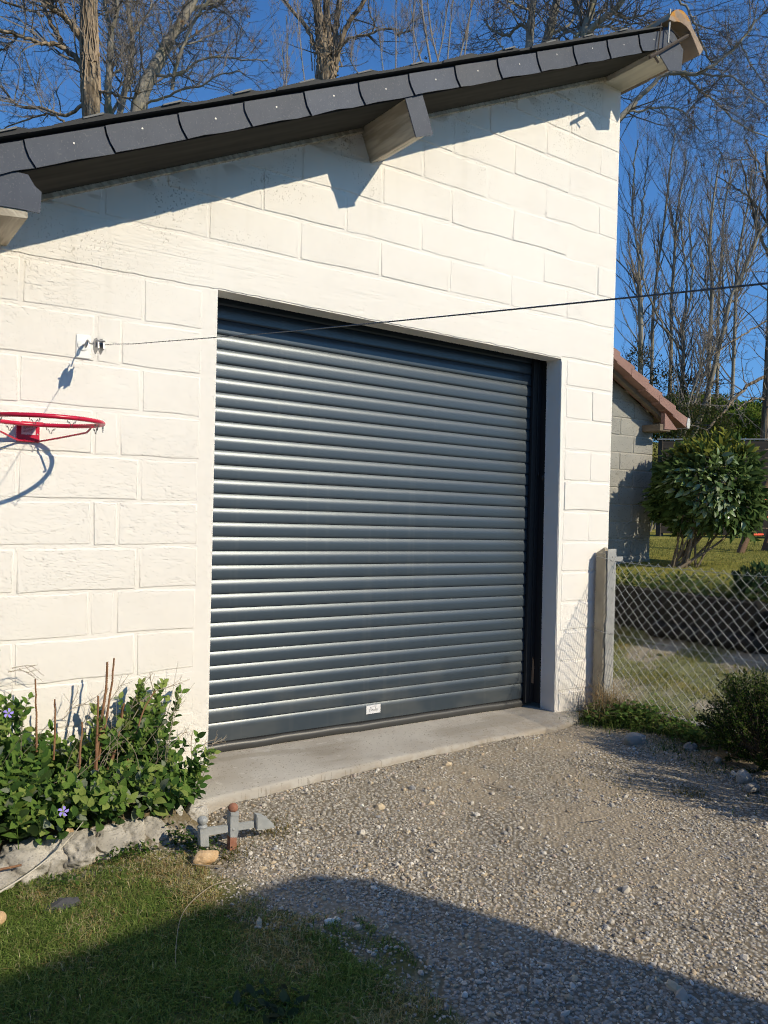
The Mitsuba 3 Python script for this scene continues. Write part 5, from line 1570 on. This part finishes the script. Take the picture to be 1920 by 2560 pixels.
# ivy stems clinging to the trunk
vines = []
for i in range(46):
    r = np.random.default_rng(4000 + i)
    a0 = r.uniform(0, 2 * math.pi); q0 = r.uniform(0, 0.5); q1 = min(1, q0 + r.uniform(0.2, 0.7))
    pts = []
    for q in np.linspace(q0, q1, 22):
        t = q * (len(p1) - 6); j = int(t); f_ = t - j
        c = p1[j] * (1 - f_) + p1[j + 1] * f_; rr = r1[j] + 0.012
        a0 += r.normal(0, 0.10)
        pts.append(c + rr * np.array([math.cos(a0), math.sin(a0), 0]))
    vines.append((np.array(pts), np.linspace(0.022, 0.010, 22) * r.uniform(0.6, 1.3)))
part(t1, 'ivy_stem', tubes(vines, 5), 'vine_stem', kind='stuff')
bare_tree('bare_tree', 'slim grey trunk forking in two, just right of the ivy-wrapped trunk', [(271, 310), (270, 220), (276, 130), (277, 82)], 20, (18, 15), [([(277, 84), (266, 35), (258, -20), (250, -120)], 12, 8, 0.4), ([(277, 84), (290, 40), (296, -20), (305, -140)], 13, 8, -0.4), ([(270, 205), (290, 180), (312, 160), (322, 110)], 5, 3, 0.5)], twigs=(16, 1.4, 2), group=None)
bare_tree('bare_tree', 'twisting grey stem third from the left behind the roof', [(296, 300), (312, 225), (326, 160), (331, 110), (326, 60), (318, 10), (322, -80)], 21, (17, 9), [([(268, 305), (300, 245), (318, 222), (335, 190), (352, 176)], 9, 5, 0.3), ([(328, 95), (350, 60), (372, 30), (385, -20)], 7, 4, 0.6)], twigs=(22, 1.8, 2))
bare_tree('bare_tree', 'stout lichen-spotted trunk leaning right over the roof', [(345, 280), (362, 215), (398, 150), (428, 92), (468, 30), (505, -40)], 19, (38, 18), [([(430, 225), (440, 165), (464, 98), (490, 46), (522, 0), (565, -50)], 10, 6, -0.8), ([(380, 185), (420, 190), (460, 180), (500, 150), (560, 142), (610, 150), (670, 150)], 8, 3, -0.6), ([(355, 262), (410, 245), (460, 222), (505, 214), (545, 188), (600, 178)], 7, 3, -1.2), ([(455, 50), (490, 20), (540, 5), (590, -25)], 9, 5, 0.4), ([(410, 130), (425, 110), (470, 110), (520, 92), (580, 60)], 6, 3, 0.9)],
          twigs=(26, 2.0, 2), limb_tw=(18, 1.6, 2), dead=26)
t5, p5, r5 = bare_tree('ivy_tree', 'several fused dark trunks bound with ivy stems in the middle of the skyline', [(818, 215), (812, 150), (806, 110), (799, 54), (790, 0), (776, -120)], 20, (44, 14), [([(826, 200), (823, 145), (819, 54), (816, 0), (818, -100)], 24, 14, 0.1), ([(832, 190), (836, 127), (840, 65), (849, 0), (860, -90)], 20, 12, 0.2), ([(838, 175), (844, 137), (859, 83), (877, 47), (913, 0), (940, -60)], 16, 9, -0.3), ([(845, 130), (859, 105), (888, 92), (924, 85), (953, 72), (993, 74)], 8, 4, -0.6), ([(806, 140), (787, 112), (772, 80), (743, 40), (707, 0), (680, -40)], 11, 7, 0.3), ([(930, 83), (935, 60), (922, 30), (920, 0), (900, -40)], 5, 3, 0.3), ([(990, 74), (995, 88), (1010, 82), (1035, 74)], 4, 3, 0.1)],
          'ivy_bark', (22, 1.3, 2), 0.3, (11, 1.2, 2))
vines = []
for i in range(40):
    r = np.random.default_rng(5000 + i)
    a0 = r.uniform(0, 2 * math.pi); q0 = r.uniform(0, 0.35); q1 = min(0.8, q0 + r.uniform(0.2, 0.5)); pts = []
    off = np.array([r.normal(0.05, 0.10), r.normal(0, 0.06), 0])
    for q in np.linspace(q0, q1, 18):
        t = q * (len(p5) - 2); j = int(t); f_ = t - j
        c = p5[j] * (1 - f_) + p5[j + 1] * f_
        a0 += r.normal(0, 0.2)
        pts.append(c + off + (r5[j] + 0.02) * np.array([math.cos(a0), math.sin(a0), 0]))
    vines.append((np.array(pts), np.linspace(0.018, 0.009, 18)))
part(t5, 'ivy_stem', tubes(vines, 5), 'vine_stem', kind='stuff')
# slender shoots right of it
cop = thing('coppice', 'clump of slender purplish shoots standing up behind the middle of the roof', 'shrub')
outc = []
for pix, w in (([(989, 190), (990, 80), (989, -60)], 3.5), ([(1058, 168), (1040, 110), (1033, 60), (1040, -60)], 4), ([(1078, 165), (1065, 90), (1055, 20), (1050, -60)], 6), ([(1098, 160), (1080, 90), (1068, 0), (1062, -60)], 4.5), ([(1092, 160), (1108, 90), (1118, 20), (1130, -60)], 4), ([(1118, 160), (1125, 80), (1132, 0), (1135, -60)], 3.5), ([(1148, 150), (1165, 80), (1180, 10), (1190, -60)], 4.5), ([(1160, 148), (1172, 60), (1184, -50)], 4), ([(765, 225), (755, 150), (748, 70), (742, -20)], 3), ([(712, 240), (717, 180), (718, 100), (716, 40)], 3.5), ([(703, 245), (710, 200), (706, 120)], 3), ([(905, 195), (880, 160), (860, 110)], 3), ([(960, 190), (955, 150), (948, 90)], 3), ([(1030, 180), (1035, 140), (1032, 40)], 3)):
    pts, rad = limb(pix, w, w * 0.6, 17)
    b = to_ground(pix, 17); pts = np.vstack([[b], pts]); rad = np.concatenate([[rad[0] * 1.2], rad])
    part(cop, 'shoot', tube(pts, rad, 6), 'twig_pale')
    sprout(outc, pts[2:], rad[2:], 9, 0.7, 1, tr, 0.1, 0.9, 0.12, 0.7)
part(cop, 'twig', tubes(outc, 3), 'twig_bark', kind='stuff')
bare_tree('bare_tree', 'greenish upright trunk left of a pair behind the upper roof', [(1322, 125), (1327, 60), (1332, 0), (1335, -80)], 19, (21, 15), [([(1326, 80), (1300, 62), (1270, 90), (1240, 80), (1215, 60)], 9, 4, 0.4), ([(1260, 128), (1245, 105), (1236, 90)], 5, 3, 0.2), ([(1330, 30), (1290, 10), (1250, -10)], 6, 4, -0.5)], twigs=(14, 1.6, 2), dead=30)
bare_tree('bare_tree', 'greenish trunk leaning right, right-hand one of the pair behind the upper roof', [(1362, 120), (1378, 60), (1392, 0), (1404, -80)], 19.5, (24, 16), [([(1372, 90), (1400, 75), (1425, 60), (1440, 20), (1452, -40)], 8, 5, 0.4)], twigs=(16, 1.6, 2), dead=20)
bare_tree('bare_tree', 'gnarled many-branched tree just left of the ridge tile', [(1462, 100), (1466, 60), (1480, 20), (1490, -60)], 18.5, (22, 14), [([(1463, 88), (1490, 62), (1530, 30), (1565, -10), (1600, -50)], 17, 12, -0.6), ([(1440, 95), (1452, 70), (1450, 40), (1430, 0), (1420, -40)], 11, 7, 0.5), ([(1475, 70), (1510, 65), (1545, 72), (1580, 60)], 8, 4, -0.8), ([(1460, 90), (1420, 78), (1395, 95), (1370, 105)], 7, 4, 0.5), ([(1530, 30), (1560, 45), (1600, 40), (1650, 20)], 7, 3, -0.8)], twigs=(26, 1.7, 2), limb_tw=(18, 1.6, 2), dead=24)
bare_tree('bare_tree', 'wide-spreading tree whose limb reaches out to the right past the ridge tile', [(1480, 420), (1520, 330), (1553, 292), (1590, 255)], 16.5, (20, 13), [([(1585, 258), (1618, 225), (1660, 186), (1700, 182), (1745, 183), (1785, 162), (1830, 127), (1851, 103), (1894, 48), (1930, 10)], 13, 4, -0.6), ([(1700, 183), (1727, 202), (1745, 225), (1766, 239), (1798, 263), (1825, 292), (1873, 324), (1930, 345)], 7, 3, 0.5), ([(1745, 183), (1790, 190), (1833, 196), (1878, 231), (1925, 270)], 6, 3, -0.8), ([(1565, 280), (1610, 275), (1655, 268), (1705, 279), (1729, 300), (1750, 330)], 6, 3, 0.8), ([(1692, -10), (1721, 29), (1740, 66), (1753, 106), (1775, 150), (1790, 162)], 6, 5, 0.3), ([(1851, 103), (1870, 150), (1895, 190), (1930, 215)], 4, 2.5, 0.4)],
          twigs=(8, 1.2, 1), limb_tw=(26, 1.35, 2), dead=34, up=0.05)

GS = 'saplings on the bank to the right'
SAP = [
    ('forked sapling nearest the garage corner, its two stems rising against the sky', [(1603, 1095), (1601, 900), (1602, 820), (1600, 740), (1596, 690)], 18.2, (15, 11), [([(1596, 695), (1594, 620), (1586, 560), (1580, 520), (1586, 420), (1594, 350)], 7, 2.5, 0.2), ([(1605, 700), (1607, 640), (1600, 590), (1606, 520), (1614, 450), (1622, 390)], 7, 2.5, -0.2)]),
    ('thin sapling second from the garage corner', [(1626, 1030), (1630, 900), (1632, 800), (1638, 720), (1648, 640), (1660, 560), (1670, 470), (1680, 380), (1688, 335)], 19, (9, 3), []),
    ('sapling third from the garage corner with a yellowish foot', [(1672, 1040), (1678, 880), (1678, 760), (1684, 680), (1688, 600), (1692, 540), (1705, 460), (1717, 400)], 18.6, (10, 3), [([(1690, 590), (1680, 540), (1672, 500), (1675, 440)], 4, 2, 0.3)]),
    ('sapling whose trunk divides into an open diamond half way up', [(1700, 1070), (1708, 900), (1706, 815)], 18.2, (11, 9), [([(1706, 818), (1714, 750), (1718, 690), (1710, 640), (1704, 600), (1702, 520)], 7, 3, 0.2), ([(1708, 815), (1722, 760), (1729, 700), (1730, 650), (1722, 560), (1731, 500), (1746, 440)], 6, 2.5, -0.3), ([(1706, 875), (1670, 830), (1640, 780), (1615, 720), (1602, 660), (1588, 590)], 6, 3, -0.4), ([(1714, 800), (1740, 760), (1758, 720), (1775, 690)], 4, 2.5, 0.3)]),
    ('tall straight sapling behind the glossy bush', [(1772, 1070), (1772, 900), (1778, 780), (1780, 700), (1773, 620), (1779, 540), (1786, 480), (1799, 395)], 19.2, (12, 3), [([(1778, 770), (1765, 700), (1768, 640), (1755, 560)], 5, 2.5, 0.3)]),
    ('pale sapling leaning far to the right', [(1735, 1085), (1765, 1000), (1790, 900), (1808, 830), (1825, 750), (1848, 700), (1880, 630), (1897, 585), (1925, 550)], 17.8, (13, 5), [([(1890, 605), (1894, 560), (1886, 500), (1890, 430), (1885, 370)], 5, 2.5, 0.3), ([(1808, 830), (1812, 760), (1806, 680), (1815, 600)], 5, 2.5, 0.3)]),
    ('sapling standing second from the right edge', [(1828, 1050), (1834, 900), (1838, 790), (1842, 680), (1852, 600), (1872, 500), (1880, 420)], 19.6, (10, 3), [([(1840, 760), (1862, 690), (1880, 660), (1900, 600)], 4, 2.5, 0.3)]),
    ('dark mossy sapling close beside the tall straight one', [(1790, 1090), (1794, 900), (1796, 780), (1804, 640), (1811, 520), (1832, 410)], 20, (9, 3), [([(1800, 700), (1780, 640), (1778, 560), (1770, 480)], 4, 2, 0.2)]),
    ('pale young stem slanting up from behind the shed eaves', [(1694, 1100), (1712, 1040), (1732, 975), (1748, 930), (1757, 890), (1765, 840)], 17.4, (6, 3), []),
    ('second pale young stem slanting beside the first behind the shed eaves', [(1706, 1100), (1728, 1030), (1752, 960), (1775, 900), (1800, 830)], 17.6, (6, 3), []),
]
for lab, tk, Z, w, lb in SAP:
    bare_tree('sapling', lab, tk, Z, w, lb, 'sapling_bark', (34, 1.2, 1), 0.8, (17, 1.0, 1), sub=5, wig=0.13, rmin=0.0038, pale=False)
bare_tree('ivy_tree', 'thick ivy-covered trunk at the right edge of the photo', [(1912, 1100), (1916, 1000), (1921, 880), (1926, 700), (1922, 500), (1916, 380)], 17.8, (22, 8), [([(1915, 940), (1870, 965), (1830, 1005), (1790, 1050), (1755, 1085)], 9, 6, -0.5), ([(1918, 1000), (1880, 1000), (1840, 1025)], 5, 3, -0.4), ([(1920, 800), (1870, 830), (1820, 860), (1770, 900)], 5, 2.5, -0.5), ([(1921, 640), (1890, 560), (1870, 470), (1850, 400)], 8, 3, 0.5), ([(1920, 560), (1880, 500), (1840, 470), (1790, 440)], 6, 2.5, 0.6), ([(1920, 480), (1900, 420), (1880, 380), (1860, 340)], 6, 3, 0.4)],
          'ivy_bark', (26, 1.3, 2), 0.1, (10, 1.0, 2), sub=4)

# ------------------------------------------------------------------ greenery on the bank
def sprig_bush(label, c, rad, nsprig, per, pal, seed, size):
    r = np.random.default_rng(seed)
    th = thing('box_bush', label, 'bush')
    c = np.asarray(c, float); g = c.copy(); g[2] = float(gz(g[0], g[1]))
    P, D, U, ls = [], [], [], []
    for i in range(nsprig):
        d = r.normal(size=3); d[2] = d[2] * 0.8 + 0.25; d /= np.linalg.norm(d)
        k = 1 + 0.5 * (meshkit.fbm(d[None] * 2.2 + seed, 3, seed)[0] - 0.5) + r.normal(0, 0.07)
        e = c + d * np.asarray(rad) * k
        b = g * 0.6 + c * 0.4 + (e - c) * 0.3
        pts = spline([b, (b + e) / 2 + r.normal(0, 0.015, 3), e + np.array([0, 0, 0.02])], 8)
        ls.append((pts, np.linspace(0.0028, 0.001, 8)))
        t = r.uniform(0.35, 1.0, per) ** 0.8 * 6.999
        j = t.astype(int); f_ = (t - j)[:, None]
        q = pts[j] * (1 - f_) + pts[j + 1] * f_
        ax_ = pts[-1] - pts[0]; ax_ /= np.linalg.norm(ax_)
        P.append(q + r.normal(0, 0.006, q.shape)); D.append(ax_ * 0.5 + r.normal(0, 0.6, q.shape)); U.append(ax_ * 0.6 + r.normal(0, 0.6, q.shape) + SUN * 0.7)
    P, D, U = np.vstack(P), np.vstack(D), np.vstack(U)
    v, f, pv = scatter_leaves(P, D, U, r.uniform(*size, len(P)))
    part(th, 'stem', tubes(ls, 4), 'shed_timber', kind='stuff')
    part(th, 'foliage', trimesh.Trimesh(v, f, process=False), 'gloss_leaf_paint', kind='stuff', color=leaf_colors(len(P), pv, pal, r))


def far_bush(label, px, py, Z, rad, n, pal, seed, size=(0.05, 0.10), name='bank_shrub', lump=0.35):
    c = at(px, py, Z)
    small_leaf_bush(name, label, 'bush', c, rad, n, pal, seed, size, 0.55, lump, -0.6, stem=False)


sprig_bush('dark small-leaved box bush at the right edge beside the gravel', (4.38, -1.34, 0.16), (0.30, 0.30, 0.30), 440, 50, BOX, 81, (0.011, 0.021))
sprig_bush('second dark box bush just outside the frame to the right', (4.08, -2.02, 0.20), (0.32, 0.36, 0.36), 300, 40, BOX, 82, (0.014, 0.024))
SUNNY = [(0.13, 0.20, 0.035), (0.20, 0.27, 0.05), (0.085, 0.14, 0.03), (0.16, 0.20, 0.05)]
BROWNISH = [(0.07, 0.075, 0.03), (0.13, 0.095, 0.055), (0.19, 0.15, 0.09), (0.05, 0.065, 0.025)]
DIM = [(0.035, 0.055, 0.018), (0.06, 0.085, 0.025), (0.085, 0.075, 0.035)]
far_bush('green bank shrub right of the leaning saplings, topmost against the sky', 1806, 1058, 20.5, (1.05, 1.0, 0.62), 9000, SUNNY, 401)
far_bush('green bank shrub beside the ivy trunk at the right edge', 1893, 1066, 19.5, (0.95, 0.9, 0.62), 8000, SUNNY, 402)
far_bush('green bank shrub behind the tall straight sapling', 1735, 1050, 21, (0.9, 0.9, 0.72), 8000, SUNNY, 403)
far_bush('yellow-green bank shrub between the two right-hand trunks', 1850, 1075, 18.6, (0.85, 0.7, 0.45), 6000, SUNNY, 404)
far_bush('dull green bank shrub left of the others above the shed eaves', 1668, 1062, 22, (0.95, 0.9, 0.75), 7000, [(0.07, 0.105, 0.025), (0.10, 0.13, 0.03), (0.05, 0.07, 0.025)], 410)
far_bush('dark bramble thicket behind the shed eaves', 1680, 1110, 17.2, (0.75, 0.7, 1.0), 5000, DIM, 405, (0.03, 0.06))
far_bush('dark bramble thicket low behind the glossy bush', 1745, 1075, 17.6, (0.9, 0.7, 0.55), 5000, DIM, 406, (0.03, 0.06))
far_bush('ivy clump round the saplings above the shed roof', 1662, 975, 18.3, (0.50, 0.50, 0.60), 1900, BROWNISH, 407, (0.03, 0.07), lump=0.8)
far_bush('small ivy clump low on the forked sapling', 1597, 905, 18.2, (0.30, 0.26, 0.36), 700, BROWNISH, 408, (0.03, 0.07), lump=0.8)
far_bush('ivy clump on the stems just left of the pale leaning sapling', 1752, 985, 18.0, (0.40, 0.40, 0.5), 1000, BROWNISH, 409, (0.03, 0.07), lump=0.8)

# ------------------------------------------------------------------ the house behind the photographer, whose roof shades the foreground
house = thing('house', 'rendered house behind the camera whose flat roof casts the shadow over the foreground', 'house')
hx, hz = 3.50, 2.645
prof_ = [(-14, -0.3), (hx, -0.3), (hx, hz - 0.26)] + [(hx - 0.20 + 0.20 * math.cos(a), hz - 0.20 + 0.20 * math.sin(a)) for a in np.linspace(0.1, math.pi / 2, 10)] + [(2.2, hz - 0.07), (-14, hz - 0.8)]
part(house, 'wall', prism(sg.Polygon(prof_), 'y', -11.0, -5.20), 'house_render')
part(house, 'window', box(-3.2, -1.6, -5.2, -5.16, 0.9, 2.1), 'label_white')
part(house, 'door', box(0.2, 1.1, -5.2, -5.17, -0.09, 2.0), 'shed_timber')
